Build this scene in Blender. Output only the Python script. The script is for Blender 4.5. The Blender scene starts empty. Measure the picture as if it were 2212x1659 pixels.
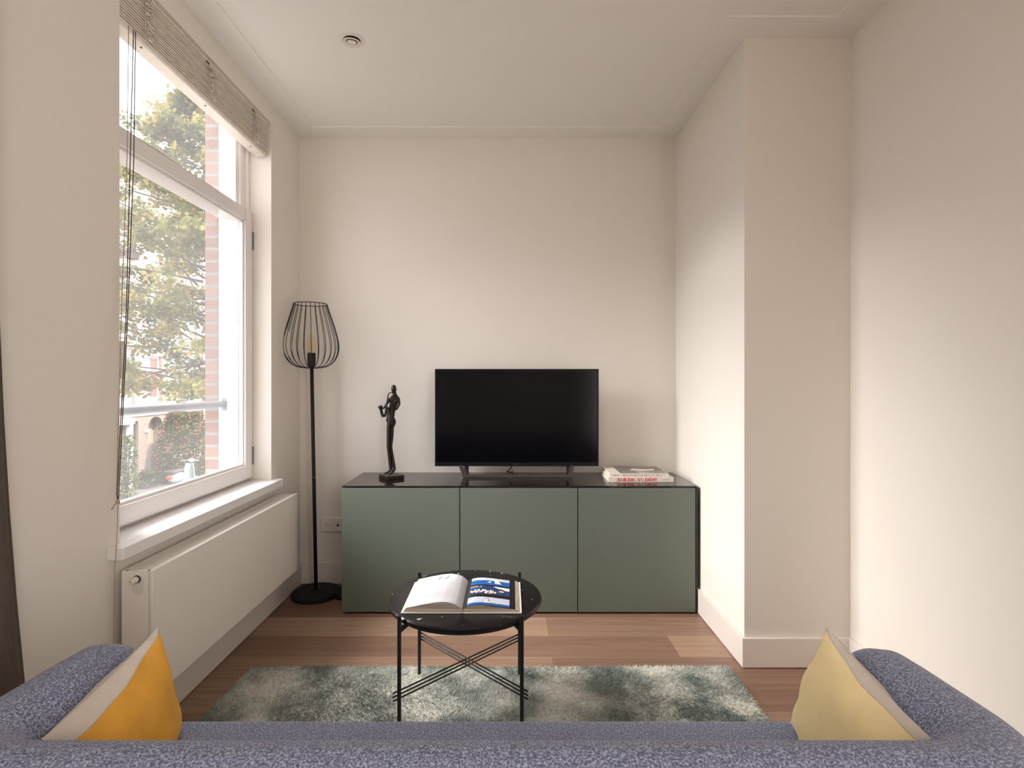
import bpy, bmesh, math, random
from mathutils import Vector, Matrix
random.seed(7)
PI = math.pi
scn = bpy.context.scene
COL = scn.collection

# ------------------------------------------------------------------ camera, world, lights, exposure
FPX = 1210.0
CAM_Z = 1.185
cam_d = bpy.data.cameras.new('camera')
cam_d.sensor_width = 36.0
cam_d.lens = FPX / 2212.0 * 36.0
cam_d.shift_x = 6.0 / 2212.0
cam_d.shift_y = -7.5 / 2212.0
cam_d.clip_start = 0.05
cam_d.clip_end = 200
cam = bpy.data.objects.new('camera', cam_d)
COL.objects.link(cam)
cam.location = (0, 0, CAM_Z)
cam.rotation_euler = (PI / 2, 0, 0)
scn.camera = cam

scn.view_settings.view_transform = 'Standard'
scn.view_settings.look = 'None'
scn.view_settings.gamma = 1
scn.view_settings.use_curve_mapping = False
scn.view_settings.exposure = 0.22
scn.cycles.use_denoising = True
scn.cycles.max_bounces = 10
scn.cycles.diffuse_bounces = 5
scn.cycles.glossy_bounces = 3
scn.cycles.transmission_bounces = 4
scn.cycles.transparent_max_bounces = 12
scn.cycles.sample_clamp_indirect = 6
scn.cycles.caustics_reflective = False
scn.cycles.caustics_refractive = False

world = bpy.data.worlds.new('sky')
scn.world = world
world.use_nodes = True
bg = world.node_tree.nodes['Background']
bg.inputs['Color'].default_value = (0.91, 0.93, 1.0, 1)
bg.inputs['Strength'].default_value = 4.2


def light(name, kind, loc, rot, energy, color, sx=1, sy=1):
    d = bpy.data.lights.new(name, kind)
    d.energy = energy
    d.color = color
    if kind == 'AREA':
        d.shape = 'RECTANGLE'
        d.size = sx
        d.size_y = sy
    o = bpy.data.objects.new(name, d)
    COL.objects.link(o)
    o.location = loc
    o.rotation_euler = rot
    return o


sun = light('sun', 'SUN', (0, 0, 20), (0, 0, 0), 5.0, (1.0, 0.88, 0.74))
sun.data.angle = math.radians(0.6)
sun.rotation_euler = Vector((-0.62, 0.28, -0.75)).to_track_quat('-Z', 'Y').to_euler()
# added wide soft sun lamp, boosts the sky's light falling through the windows
glow = light('sky_fill', 'SUN', (-5, 0, 20), (0, 0, 0), 13.2, (1.0, 0.965, 0.94))
glow.data.angle = math.radians(52)
glow.rotation_euler = Vector((0.80, 0.085, -0.55)).to_track_quat('-Z', 'Y').to_euler()
# added fill light on the right wall behind the camera, brightens the left wall
light('right_fill', 'AREA', (1.39, -2.0, 1.3), (0, PI / 2, 0), 71, (1.0, 0.95, 0.95), 2.0, 1.6)

# ------------------------------------------------------------------ materials


def nt_mat(name):
    m = bpy.data.materials.new(name)
    m.use_nodes = True
    nt = m.node_tree
    b = nt.nodes['Principled BSDF']
    return m, nt, b


def set_in(b, key, v):
    if key in b.inputs:
        b.inputs[key].default_value = v


def mat(name, col, rough=0.6, metal=0.0, spec=0.5, noise=0.0, nscale=20.0, bump=0.0, bscale=200.0, coat=0.0):
    m, nt, b = nt_mat(name)
    set_in(b, 'Roughness', rough)
    set_in(b, 'Metallic', metal)
    set_in(b, 'Specular IOR Level', spec)
    set_in(b, 'Coat Weight', coat)
    c = (col[0], col[1], col[2], 1)
    tc = nt.nodes.new('ShaderNodeTexCoord')
    if noise > 0:
        n = nt.nodes.new('ShaderNodeTexNoise')
        n.inputs['Scale'].default_value = nscale
        n.inputs['Detail'].default_value = 3
        nt.links.new(tc.outputs['Object'], n.inputs['Vector'])
        r = nt.nodes.new('ShaderNodeValToRGB')
        r.color_ramp.elements[0].position = 0.3
        r.color_ramp.elements[1].position = 0.7
        r.color_ramp.elements[0].color = tuple(x * (1 - noise) for x in col) + (1,)
        r.color_ramp.elements[1].color = tuple(min(1, x * (1 + noise)) for x in col) + (1,)
        nt.links.new(n.outputs['Fac'], r.inputs['Fac'])
        nt.links.new(r.outputs['Color'], b.inputs['Base Color'])
    else:
        b.inputs['Base Color'].default_value = c
    if bump > 0:
        n2 = nt.nodes.new('ShaderNodeTexNoise')
        n2.inputs['Scale'].default_value = bscale
        nt.links.new(tc.outputs['Object'], n2.inputs['Vector'])
        bp = nt.nodes.new('ShaderNodeBump')
        bp.inputs['Strength'].default_value = bump
        bp.inputs['Distance'].default_value = 0.002
        nt.links.new(n2.outputs['Fac'], bp.inputs['Height'])
        nt.links.new(bp.outputs['Normal'], b.inputs['Normal'])
    return m


def ramp_noise_mat(name, cols, scale, rough=0.9, detail=2.0, stretch=(1, 1, 1), bump=0.0, bdist=0.002, big=None, sheen=0.0):
    """cols: list of (position, colour); a noise picks among them. big = (scale, dark factor) adds broad patches."""
    m, nt, b = nt_mat(name)
    set_in(b, 'Roughness', rough)
    set_in(b, 'Sheen Weight', sheen)
    tc = nt.nodes.new('ShaderNodeTexCoord')
    mp = nt.nodes.new('ShaderNodeMapping')
    mp.inputs['Scale'].default_value = stretch
    nt.links.new(tc.outputs['Object'], mp.inputs['Vector'])
    n = nt.nodes.new('ShaderNodeTexNoise')
    n.inputs['Scale'].default_value = scale
    n.inputs['Detail'].default_value = detail
    nt.links.new(mp.outputs['Vector'], n.inputs['Vector'])
    r = nt.nodes.new('ShaderNodeValToRGB')
    els = r.color_ramp.elements
    while len(els) < len(cols):
        els.new(0.5)
    for e, (p, c) in zip(els, cols):
        e.position = p
        e.color = (c[0], c[1], c[2], 1)
    nt.links.new(n.outputs['Fac'], r.inputs['Fac'])
    out = r.outputs['Color']
    if big:
        n3 = nt.nodes.new('ShaderNodeTexNoise')
        n3.inputs['Scale'].default_value = big[0]
        n3.inputs['Detail'].default_value = 3
        nt.links.new(tc.outputs['Object'], n3.inputs['Vector'])
        r3 = nt.nodes.new('ShaderNodeValToRGB')
        r3.color_ramp.elements[0].position = 0.38
        r3.color_ramp.elements[1].position = 0.62
        r3.color_ramp.elements[0].color = tuple(big[1]) + (1,)
        r3.color_ramp.elements[1].color = (1, 1, 1, 1)
        nt.links.new(n3.outputs['Fac'], r3.inputs['Fac'])
        mx = nt.nodes.new('ShaderNodeMix')
        mx.data_type = 'RGBA'
        mx.blend_type = 'MULTIPLY'
        mx.inputs[0].default_value = 1.0
        nt.links.new(out, mx.inputs[6])
        nt.links.new(r3.outputs['Color'], mx.inputs[7])
        out = mx.outputs[2]
    nt.links.new(out, b.inputs['Base Color'])
    if bump > 0:
        bp = nt.nodes.new('ShaderNodeBump')
        bp.inputs['Strength'].default_value = bump
        bp.inputs['Distance'].default_value = bdist
        nt.links.new(n.outputs['Fac'], bp.inputs['Height'])
        nt.links.new(bp.outputs['Normal'], b.inputs['Normal'])
    return m


def brick_mat(name, c1, c2, mortar, bw, bh, msize, rough=0.85, ramp=None):
    """bricks on any upright face: horizontal coordinate is x+y, vertical is z"""
    m, nt, b = nt_mat(name)
    set_in(b, 'Roughness', rough)
    tc = nt.nodes.new('ShaderNodeTexCoord')
    sp = nt.nodes.new('ShaderNodeSeparateXYZ')
    nt.links.new(tc.outputs['Object'], sp.inputs[0])
    ad = nt.nodes.new('ShaderNodeMath')
    ad.operation = 'ADD'
    nt.links.new(sp.outputs[0], ad.inputs[0])
    nt.links.new(sp.outputs[1], ad.inputs[1])
    cb = nt.nodes.new('ShaderNodeCombineXYZ')
    nt.links.new(ad.outputs[0], cb.inputs[0])
    nt.links.new(sp.outputs[2], cb.inputs[1])
    bt = nt.nodes.new('ShaderNodeTexBrick')
    bt.inputs['Scale'].default_value = 1.0
    bt.inputs['Brick Width'].default_value = bw
    bt.inputs['Row Height'].default_value = bh
    bt.inputs['Mortar Size'].default_value = msize
    bt.inputs['Mortar Smooth'].default_value = 0.1
    bt.inputs['Color1'].default_value = tuple(c1) + (1,)
    bt.inputs['Color2'].default_value = tuple(c2) + (1,)
    bt.inputs['Mortar'].default_value = tuple(mortar) + (1,)
    nt.links.new(cb.outputs[0], bt.inputs['Vector'])
    nt.links.new(bt.outputs['Color'], b.inputs['Base Color'])
    bp = nt.nodes.new('ShaderNodeBump')
    bp.inputs['Strength'].default_value = 0.4
    bp.inputs['Distance'].default_value = 0.004
    bp.invert = True
    nt.links.new(bt.outputs['Fac'], bp.inputs['Height'])
    nt.links.new(bp.outputs['Normal'], b.inputs['Normal'])
    return m


def floor_mat():
    m, nt, b = nt_mat('oak_planks')
    set_in(b, 'Roughness', 0.42)
    set_in(b, 'Specular IOR Level', 0.35)
    tc = nt.nodes.new('ShaderNodeTexCoord')
    mp = nt.nodes.new('ShaderNodeMapping')
    mp.inputs['Location'].default_value = (-0.686, -0.15, 0)
    nt.links.new(tc.outputs['Object'], mp.inputs['Vector'])
    bt = nt.nodes.new('ShaderNodeTexBrick')
    bt.offset = 0.278
    bt.offset_frequency = 2
    bt.inputs['Scale'].default_value = 1.0
    bt.inputs['Brick Width'].default_value = 2.0
    bt.inputs['Row Height'].default_value = 0.2
    bt.inputs['Mortar Size'].default_value = 0.0012
    bt.inputs['Mortar Smooth'].default_value = 0.0
    bt.inputs['Bias'].default_value = 0.0
    bt.inputs['Color1'].default_value = (0.205, 0.118, 0.080, 1)
    bt.inputs['Color2'].default_value = (0.385, 0.255, 0.178, 1)
    bt.inputs['Mortar'].default_value = (0.40, 0.28, 0.20, 1)
    nt.links.new(mp.outputs['Vector'], bt.inputs['Vector'])
    mg = nt.nodes.new('ShaderNodeMapping')
    mg.inputs['Scale'].default_value = (1.2, 26, 1)
    nt.links.new(tc.outputs['Object'], mg.inputs['Vector'])
    n = nt.nodes.new('ShaderNodeTexNoise')
    n.inputs['Scale'].default_value = 2.2
    n.inputs['Detail'].default_value = 6
    n.inputs['Distortion'].default_value = 0.6
    nt.links.new(mg.outputs['Vector'], n.inputs['Vector'])
    r = nt.nodes.new('ShaderNodeValToRGB')
    r.color_ramp.elements[0].position = 0.3
    r.color_ramp.elements[0].color = (0.80, 0.78, 0.77, 1)
    r.color_ramp.elements[1].position = 0.7
    r.color_ramp.elements[1].color = (1.12, 1.10, 1.08, 1)
    nt.links.new(n.outputs['Fac'], r.inputs['Fac'])
    mx = nt.nodes.new('ShaderNodeMix')
    mx.data_type = 'RGBA'
    mx.blend_type = 'MULTIPLY'
    mx.inputs[0].default_value = 1.0
    nt.links.new(bt.outputs['Color'], mx.inputs[6])
    nt.links.new(r.outputs['Color'], mx.inputs[7])
    nt.links.new(mx.outputs[2], b.inputs['Base Color'])
    return m


def glass_mat(name, veil=0.05, tint=(1, 1, 1), refl=0.06):
    m = bpy.data.materials.new(name)
    m.use_nodes = True
    nt = m.node_tree
    nt.nodes.clear()
    out = nt.nodes.new('ShaderNodeOutputMaterial')
    tr = nt.nodes.new('ShaderNodeBsdfTransparent')
    tr.inputs['Color'].default_value = tuple(tint) + (1,)
    gl = nt.nodes.new('ShaderNodeBsdfGlossy')
    gl.inputs['Roughness'].default_value = 0.02
    lw = nt.nodes.new('ShaderNodeLayerWeight')
    lw.inputs['Blend'].default_value = 0.5
    fr = nt.nodes.new('ShaderNodeMath')
    fr.operation = 'POWER'
    fr.inputs[1].default_value = 4.0
    nt.links.new(lw.outputs['Facing'], fr.inputs[0])
    tl = nt.nodes.new('ShaderNodeBsdfTranslucent')
    tl.inputs['Color'].default_value = (0.95, 0.94, 0.92, 1)
    m1 = nt.nodes.new('ShaderNodeMixShader')
    m1.inputs[0].default_value = veil  # whitish flare haze put into the glass as a translucent share
    nt.links.new(tr.outputs[0], m1.inputs[1])
    nt.links.new(tl.outputs[0], m1.inputs[2])
    mu = nt.nodes.new('ShaderNodeMath')
    mu.operation = 'MULTIPLY'
    mu.inputs[1].default_value = refl
    nt.links.new(fr.outputs[0], mu.inputs[0])
    m2 = nt.nodes.new('ShaderNodeMixShader')
    nt.links.new(mu.outputs[0], m2.inputs[0])
    nt.links.new(m1.outputs[0], m2.inputs[1])
    nt.links.new(gl.outputs[0], m2.inputs[2])
    nt.links.new(m2.outputs[0], out.inputs['Surface'])
    return m


def leaf_mat(name, c1, c2, c3, scale=3.0, transl=0.45):
    m = bpy.data.materials.new(name)
    m.use_nodes = True
    nt = m.node_tree
    nt.nodes.clear()
    out = nt.nodes.new('ShaderNodeOutputMaterial')
    tc = nt.nodes.new('ShaderNodeTexCoord')
    n = nt.nodes.new('ShaderNodeTexNoise')
    n.inputs['Scale'].default_value = scale
    n.inputs['Detail'].default_value = 4
    nt.links.new(tc.outputs['Object'], n.inputs['Vector'])
    r = nt.nodes.new('ShaderNodeValToRGB')
    r.color_ramp.elements.new(0.5)
    for e, (p, c) in zip(r.color_ramp.elements, ((0.35, c1), (0.5, c2), (0.66, c3))):
        e.position = p
        e.color = tuple(c) + (1,)
    nt.links.new(n.outputs['Fac'], r.inputs['Fac'])
    d = nt.nodes.new('ShaderNodeBsdfDiffuse')
    t = nt.nodes.new('ShaderNodeBsdfTranslucent')
    nt.links.new(r.outputs['Color'], d.inputs['Color'])
    nt.links.new(r.outputs['Color'], t.inputs['Color'])
    mx = nt.nodes.new('ShaderNodeMixShader')
    mx.inputs[0].default_value = transl
    nt.links.new(d.outputs[0], mx.inputs[1])
    nt.links.new(t.outputs[0], mx.inputs[2])
    nt.links.new(mx.outputs[0], out.inputs['Surface'])
    return m


def marble_mat():
    m, nt, b = nt_mat('black_marble')
    set_in(b, 'Roughness', 0.22)
    set_in(b, 'Specular IOR Level', 0.25)
    tc = nt.nodes.new('ShaderNodeTexCoord')
    n = nt.nodes.new('ShaderNodeTexNoise')
    n.inputs['Scale'].default_value = 42
    n.inputs['Detail'].default_value = 5
    n.inputs['Distortion'].default_value = 0.5
    nt.links.new(tc.outputs['Object'], n.inputs['Vector'])
    r = nt.nodes.new('ShaderNodeValToRGB')
    e = r.color_ramp.elements
    e[0].position = 0.0
    e[0].color = (0.012, 0.010, 0.011, 1)
    e[1].position = 0.695
    e[1].color = (0.016, 0.014, 0.015, 1)
    x = e.new(0.715)
    x.color = (0.55, 0.52, 0.50, 1)
    y = e.new(0.80)
    y.color = (0.60, 0.57, 0.55, 1)
    nt.links.new(n.outputs['Fac'], r.inputs['Fac'])
    v = nt.nodes.new('ShaderNodeTexVoronoi')
    v.feature = 'DISTANCE_TO_EDGE'
    v.inputs['Scale'].default_value = 3.1
    n2 = nt.nodes.new('ShaderNodeTexNoise')
    n2.inputs['Scale'].default_value = 9
    n2.inputs['Detail'].default_value = 4
    nt.links.new(tc.outputs['Object'], n2.inputs['Vector'])
    mv = nt.nodes.new('ShaderNodeMix')
    mv.data_type = 'VECTOR'
    mv.inputs[0].default_value = 0.22
    nt.links.new(tc.outputs['Object'], mv.inputs[4])
    nt.links.new(n2.outputs['Color'], mv.inputs[5])
    nt.links.new(mv.outputs[1], v.inputs['Vector'])
    r2 = nt.nodes.new('ShaderNodeValToRGB')
    r2.color_ramp.elements[0].position = 0.0
    r2.color_ramp.elements[0].color = (0.55, 0.52, 0.50, 1)
    r2.color_ramp.elements[1].position = 0.009
    r2.color_ramp.elements[1].color = (0, 0, 0, 1)
    nt.links.new(v.outputs['Distance'], r2.inputs['Fac'])
    n4 = nt.nodes.new('ShaderNodeTexNoise')
    n4.inputs['Scale'].default_value = 5
    nt.links.new(tc.outputs['Object'], n4.inputs['Vector'])
    r4 = nt.nodes.new('ShaderNodeValToRGB')
    r4.color_ramp.elements[0].position = 0.52
    r4.color_ramp.elements[0].color = (0, 0, 0, 1)
    r4.color_ramp.elements[1].position = 0.62
    nt.links.new(n4.outputs['Fac'], r4.inputs['Fac'])
    mm = nt.nodes.new('ShaderNodeMix')
    mm.data_type = 'RGBA'
    mm.blend_type = 'MULTIPLY'
    mm.inputs[0].default_value = 1
    nt.links.new(r2.outputs['Color'], mm.inputs[6])
    nt.links.new(r4.outputs['Color'], mm.inputs[7])
    ad = nt.nodes.new('ShaderNodeMix')
    ad.data_type = 'RGBA'
    ad.blend_type = 'ADD'
    ad.inputs[0].default_value = 1
    nt.links.new(r.outputs['Color'], ad.inputs[6])
    nt.links.new(mm.outputs[2], ad.inputs[7])
    nt.links.new(ad.outputs[2], b.inputs['Base Color'])
    return m


M = {}
M['wall'] = mat('wall_paint', (0.765, 0.718, 0.65), 0.85, spec=0.2, bump=0.04, bscale=120)
M['ceil'] = mat('ceiling_paint', (0.83, 0.82, 0.78), 0.9, spec=0.15)
M['trim'] = mat('satin_white_trim', (0.76, 0.70, 0.64), 0.38, spec=0.4)
M['winw'] = mat('white_window_lacquer', (0.82, 0.79, 0.77), 0.3, spec=0.45)
M['floor'] = floor_mat()
M['glass'] = glass_mat('window_glass', 0.027, (1, 1, 1), 0.15)
M['rad'] = mat('radiator_enamel', (0.84, 0.79, 0.73), 0.28, spec=0.5)
M['radd'] = mat('radiator_painted_shade', (0.10, 0.085, 0.07), 0.7)
M['slat'] = mat('cream_slat', (0.72, 0.66, 0.58), 0.45, noise=0.06, nscale=30)
M['cord'] = mat('tan_cord', (0.42, 0.30, 0.19), 0.9)
M['dcord'] = mat('dark_cord', (0.10, 0.075, 0.07), 0.9)
M['tape'] = mat('ladder_string', (0.86, 0.79, 0.71), 0.95, noise=0.12, nscale=200)
M['black'] = mat('black_metal', (0.012, 0.012, 0.014), 0.45, spec=0.4)
M['matteblack'] = mat('matte_black', (0.010, 0.010, 0.011), 0.7, spec=0.3)
M['steel'] = mat('galvanised_steel', (0.22, 0.23, 0.26), 0.5, metal=0.4)
M['sage'] = mat('sage_lacquer', (0.118, 0.140, 0.112), 0.38, spec=0.55)
M['topglass'] = mat('black_glass', (0.012, 0.009, 0.009), 0.06, spec=0.55)
M['bezel'] = mat('tv_bezel', (0.004, 0.004, 0.006), 0.35, spec=0.2)
M['screen'] = mat('tv_screen', (0.002, 0.002, 0.003), 0.14, spec=0.10)
M['bronze'] = mat('dark_bronze_metal', (0.055, 0.044, 0.039), 0.4, metal=0.2)
M['statue'] = mat('patinated_bronze', (0.022, 0.017, 0.014), 0.38, metal=0.5, noise=0.4, nscale=60, bump=0.4, bscale=160)
M['paper'] = mat('paper', (0.60, 0.60, 0.625), 0.7, spec=0.2)
M['pages'] = ramp_noise_mat('page_edges', [(0.35, (0.50, 0.44, 0.37)), (0.65, (0.78, 0.73, 0.65))], 30, stretch=(0.2, 0.2, 30))
M['cover'] = mat('cream_book_cover', (0.76, 0.70, 0.62), 0.5)
M['marble'] = marble_mat()
M['cushy'] = mat('mustard_linen', (0.80, 0.41, 0.055), 0.9, noise=0.10, nscale=14, bump=0.35, bscale=420)
M['cushp'] = mat('pale_yellow_linen', (0.96, 0.78, 0.41), 0.9, noise=0.08, nscale=10, bump=0.35, bscale=420)
M['linen'] = mat('cream_linen', (0.66, 0.60, 0.53), 0.92, noise=0.05, nscale=30, bump=0.3, bscale=500)
M['sofa'] = ramp_noise_mat('melange_wool', [(0.34, (0.078, 0.092, 0.158)), (0.50, (0.192, 0.222, 0.335)), (0.67, (0.46, 0.505, 0.65))], 310, 0.95, 3, bump=0.5, bdist=0.002, sheen=0.2)
M['rug'] = ramp_noise_mat('viscose_pile', [(0.36, (0.50, 0.51, 0.47)), (0.52, (0.78, 0.77, 0.70)), (0.66, (0.86, 0.85, 0.77))], 90, 0.75, 3, big=(5.2, (0.30, 0.36, 0.35)), sheen=0.15)
M['curtain'] = mat('taupe_curtain', (0.085, 0.062, 0.048), 0.95, noise=0.12, nscale=60)
M['brick'] = brick_mat('red_brick', (0.135, 0.070, 0.055), (0.180, 0.108, 0.080), (0.150, 0.142, 0.137), 0.22, 0.0615, 0.008)
M['facade'] = brick_mat('facade_brick', (0.25, 0.165, 0.125), (0.31, 0.22, 0.17), (0.33, 0.29, 0.25), 0.22, 0.065, 0.012)
M['stone'] = mat('pale_stone', (0.44, 0.40, 0.35), 0.8)
M['white_out'] = mat('white_exterior_paint', (0.52, 0.50, 0.47), 0.5)
M['pane_far'] = mat('far_window_pane', (0.22, 0.27, 0.30), 0.15, spec=0.6)
M['doorp'] = mat('cream_door_paint', (0.46, 0.38, 0.29), 0.5)
M['dark'] = mat('dark_paint', (0.05, 0.045, 0.045), 0.5)
M['asphalt'] = ramp_noise_mat('street_clinkers', [(0.3, (0.12, 0.105, 0.09)), (0.7, (0.16, 0.14, 0.12))], 6, 0.9)
M['bark'] = mat('tree_bark', (0.075, 0.056, 0.042), 0.9, noise=0.3, nscale=8)
M['nest'] = mat('brown_box_wood', (0.045, 0.026, 0.02), 0.8)
M['leaf'] = leaf_mat('tree_leaves', (0.085, 0.105, 0.030), (0.155, 0.152, 0.046), (0.33, 0.25, 0.09))
M['leaf2'] = leaf_mat('shrub_leaves', (0.05, 0.08, 0.025), (0.10, 0.13, 0.045), (0.24, 0.23, 0.10))
M['flower'] = mat('red_petals', (0.42, 0.075, 0.06), 0.7)
M['mint'] = mat('mint_scooter_paint', (0.24, 0.31, 0.29), 0.25, coat=0.5)
M['red'] = mat('red_plastic', (0.65, 0.03, 0.03), 0.3)
M['rubber'] = mat('tyre_rubber', (0.03, 0.03, 0.03), 0.8)
M['plastic'] = mat('white_plastic', (0.74, 0.69, 0.63), 0.35)
M['bulb'] = glass_mat('bulb_glass', 0.03, (1.0, 0.975, 0.92), 0.6)
M['amber'] = mat('amber_filament', (0.75, 0.36, 0.08), 0.5)
M['redink'] = mat('red_ink', (0.55, 0.03, 0.03), 0.6)
M['greyink'] = mat('grey_ink', (0.22, 0.20, 0.19), 0.6)

# ------------------------------------------------------------------ mesh builders
ORG = {}


def tag(o, label=None, cat=None, group=None, kind=None):
    if label:
        o['label'] = label
    if cat:
        o['category'] = cat
    if group:
        o['group'] = group
    if kind:
        o['kind'] = kind
    return o


def thing(name, label, cat, loc=(0, 0, 0), group=None, kind=None):
    o = bpy.data.objects.new(name, None)
    o.empty_display_size = 0.05
    COL.objects.link(o)
    o.location = loc
    ORG[o.name] = Vector(loc)
    return tag(o, label, cat, group, kind)


class MB:
    """collects shapes in world coordinates; build() links them as one mesh object"""

    def __init__(s):
        s.v = []
        s.f = []
        s.mi = []
        s.cur = 0

    def mat(s, i):
        s.cur = i
        return s

    def add(s, vs, fs):
        b = len(s.v)
        s.v += [tuple(v) for v in vs]
        s.f += [tuple(b + i for i in f) for f in fs]
        s.mi += [s.cur] * len(fs)
        return s

    def box(s, x0, x1, y0, y1, z0, z1):
        vs = [(x, y, z) for x in (x0, x1) for y in (y0, y1) for z in (z0, z1)]
        return s.add(vs, [(0, 1, 3, 2), (4, 6, 7, 5), (0, 4, 5, 1), (2, 3, 7, 6), (0, 2, 6, 4), (1, 5, 7, 3)])

    def obox(s, c, ax, ay, az):
        """box from centre and three half-axis vectors"""
        c, ax, ay, az = Vector(c), Vector(ax), Vector(ay), Vector(az)
        vs = [c + ax * i + ay * j + az * k for i in (-1, 1) for j in (-1, 1) for k in (-1, 1)]
        return s.add(vs, [(0, 1, 3, 2), (4, 6, 7, 5), (0, 4, 5, 1), (2, 3, 7, 6), (0, 2, 6, 4), (1, 5, 7, 3)])

    def tube(s, pts, r, n=10, cap=True, closed=False):
        pts = [Vector(p) for p in pts]
        rr = r if isinstance(r, (list, tuple)) else [r] * len(pts)
        L = len(pts)
        t0 = None
        rings = []
        up = None
        for i, p in enumerate(pts):
            if closed:
                t = (pts[(i + 1) % L] - pts[i - 1]).normalized()
            else:
                t = (pts[min(i + 1, L - 1)] - pts[max(i - 1, 0)]).normalized()
            if up is None:
                a = Vector((0, 0, 1)) if abs(t.z) < 0.9 else Vector((1, 0, 0))
                up = (a - t * a.dot(t)).normalized()
            else:
                up = (up - t * up.dot(t))
                up = up.normalized() if up.length > 1e-6 else Vector((1, 0, 0))
            w = t.cross(up)
            rings.append([p + (up * math.cos(2 * PI * k / n) + w * math.sin(2 * PI * k / n)) * rr[i] for k in range(n)])
        vs = [v for rg in rings for v in rg]
        fs = []
        for i in range(L if closed else L - 1):
            j = (i + 1) % L
            for k in range(n):
                fs.append((i * n + k, i * n + (k + 1) % n, j * n + (k + 1) % n, j * n + k))
        if cap and not closed:
            fs.append(tuple(range(n))[::-1])
            fs.append(tuple((L - 1) * n + k for k in range(n)))
        return s.add(vs, fs)

    def lathe(s, prof, c=(0, 0, 0), n=40, axis='z', tilt=None):
        c = Vector(c)
        vs = []
        for r, h in prof:
            for k in range(n):
                a = 2 * PI * k / n
                if axis == 'z':
                    p = Vector((r * math.cos(a), r * math.sin(a), h))
                elif axis == 'y':
                    p = Vector((r * math.cos(a), h, r * math.sin(a)))
                else:
                    p = Vector((h, r * math.cos(a), r * math.sin(a)))
                if tilt is not None:
                    p = tilt @ p
                vs.append(c + p)
        fs = []
        for i in range(len(prof) - 1):
            for k in range(n):
                fs.append((i * n + k, i * n + (k + 1) % n, (i + 1) * n + (k + 1) % n, (i + 1) * n + k))
        fs.append(tuple(range(n)))
        fs.append(tuple((len(prof) - 1) * n + k for k in range(n)))
        return s.add(vs, fs)

    def ball(s, c, r, n=12, m=8):
        rx, ry, rz = r if isinstance(r, (list, tuple)) else (r, r, r)
        vs = [(c[0], c[1], c[2] - rz)]
        for i in range(1, m):
            a = -PI / 2 + PI * i / m
            for k in range(n):
                b = 2 * PI * k / n
                vs.append((c[0] + rx * math.cos(a) * math.cos(b), c[1] + ry * math.cos(a) * math.sin(b), c[2] + rz * math.sin(a)))
        vs.append((c[0], c[1], c[2] + rz))
        fs = []
        for k in range(n):
            fs.append((0, 1 + (k + 1) % n, 1 + k))
            fs.append((len(vs) - 1, 1 + (m - 2) * n + k, 1 + (m - 2) * n + (k + 1) % n))
        for i in range(m - 2):
            for k in range(n):
                fs.append((1 + i * n + k, 1 + i * n + (k + 1) % n, 1 + (i + 1) * n + (k + 1) % n, 1 + (i + 1) * n + k))
        return s.add(vs, fs)

    def prism(s, poly, a, b, axis='z'):
        """poly (u,v) extruded from a to b along axis"""
        def P(u, v, h):
            return {'z': (u, v, h), 'y': (u, h, v), 'x': (h, u, v)}[axis]
        n = len(poly)
        vs = [P(u, v, a) for u, v in poly] + [P(u, v, b) for u, v in poly]
        fs = [tuple(range(n))[::-1], tuple(range(n, 2 * n))]
        fs += [(i, (i + 1) % n, n + (i + 1) % n, n + i) for i in range(n)]
        return s.add(vs, fs)

    def grid(s, fn, nu, nv, closed_u=False):
        vs = [fn(i / nu, j / nv) for j in range(nv + 1) for i in range(nu + 1)]
        fs = [(j * (nu + 1) + i, j * (nu + 1) + i + 1, (j + 1) * (nu + 1) + i + 1, (j + 1) * (nu + 1) + i) for j in range(nv) for i in range(nu)]
        return s.add(vs, fs)

    def build(s, name, m, parent=None, smooth=False, bevel=0.0, seg=2, fix=True, auto=None):
        org = ORG[parent.name] if parent is not None else Vector((0, 0, 0))
        if parent is None and s.v:
            xs = [v[0] for v in s.v]
            ys = [v[1] for v in s.v]
            zs = [v[2] for v in s.v]
            org = Vector(((min(xs) + max(xs)) / 2, (min(ys) + max(ys)) / 2, min(zs)))
        me = bpy.data.meshes.new(name)
        me.from_pydata([(v[0] - org.x, v[1] - org.y, v[2] - org.z) for v in s.v], [], s.f)
        ms = m if isinstance(m, (list, tuple)) else [m]
        for q in ms:
            me.materials.append(q)
        if len(ms) > 1:
            for p, i in zip(me.polygons, s.mi):
                p.material_index = i
        if fix or bevel > 0:
            bm = bmesh.new()
            bm.from_mesh(me)
            if bevel > 0:
                bmesh.ops.remove_doubles(bm, verts=bm.verts, dist=1e-5)
            if fix:
                bmesh.ops.recalc_face_normals(bm, faces=bm.faces)
            if bevel > 0:
                es = [e for e in bm.edges if len(e.link_faces) == 2 and e.calc_face_angle(0) > 0.6]
                bmesh.ops.bevel(bm, geom=es, offset=bevel, segments=seg, affect='EDGES', profile=0.5, clamp_overlap=True)
            bm.to_mesh(me)
            bm.free()
        if smooth:
            for p in me.polygons:
                p.use_smooth = True
        if auto is not None:
            try:
                me.set_sharp_from_angle(angle=auto)
            except Exception:
                pass
        o = bpy.data.objects.new(name, me)
        COL.objects.link(o)
        if parent is not None:
            o.parent = parent
        else:
            o.location = org
        ORG[o.name] = org
        return o


def struct(name, mb, m, label, cat, **k):
    return tag(mb.build(name, m, **k), label, cat, kind='structure')


# ------------------------------------------------------------------ the room
XL, XR, YB, ZC = -1.2216, 1.412, 3.27, 2.60
XP, YP = 0.973, 2.318            # pier beside the cabinet
WY0, WY1, WZ0, WZ1 = 1.756, 2.876, 0.64, 2.505   # window niche in the left wall

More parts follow.
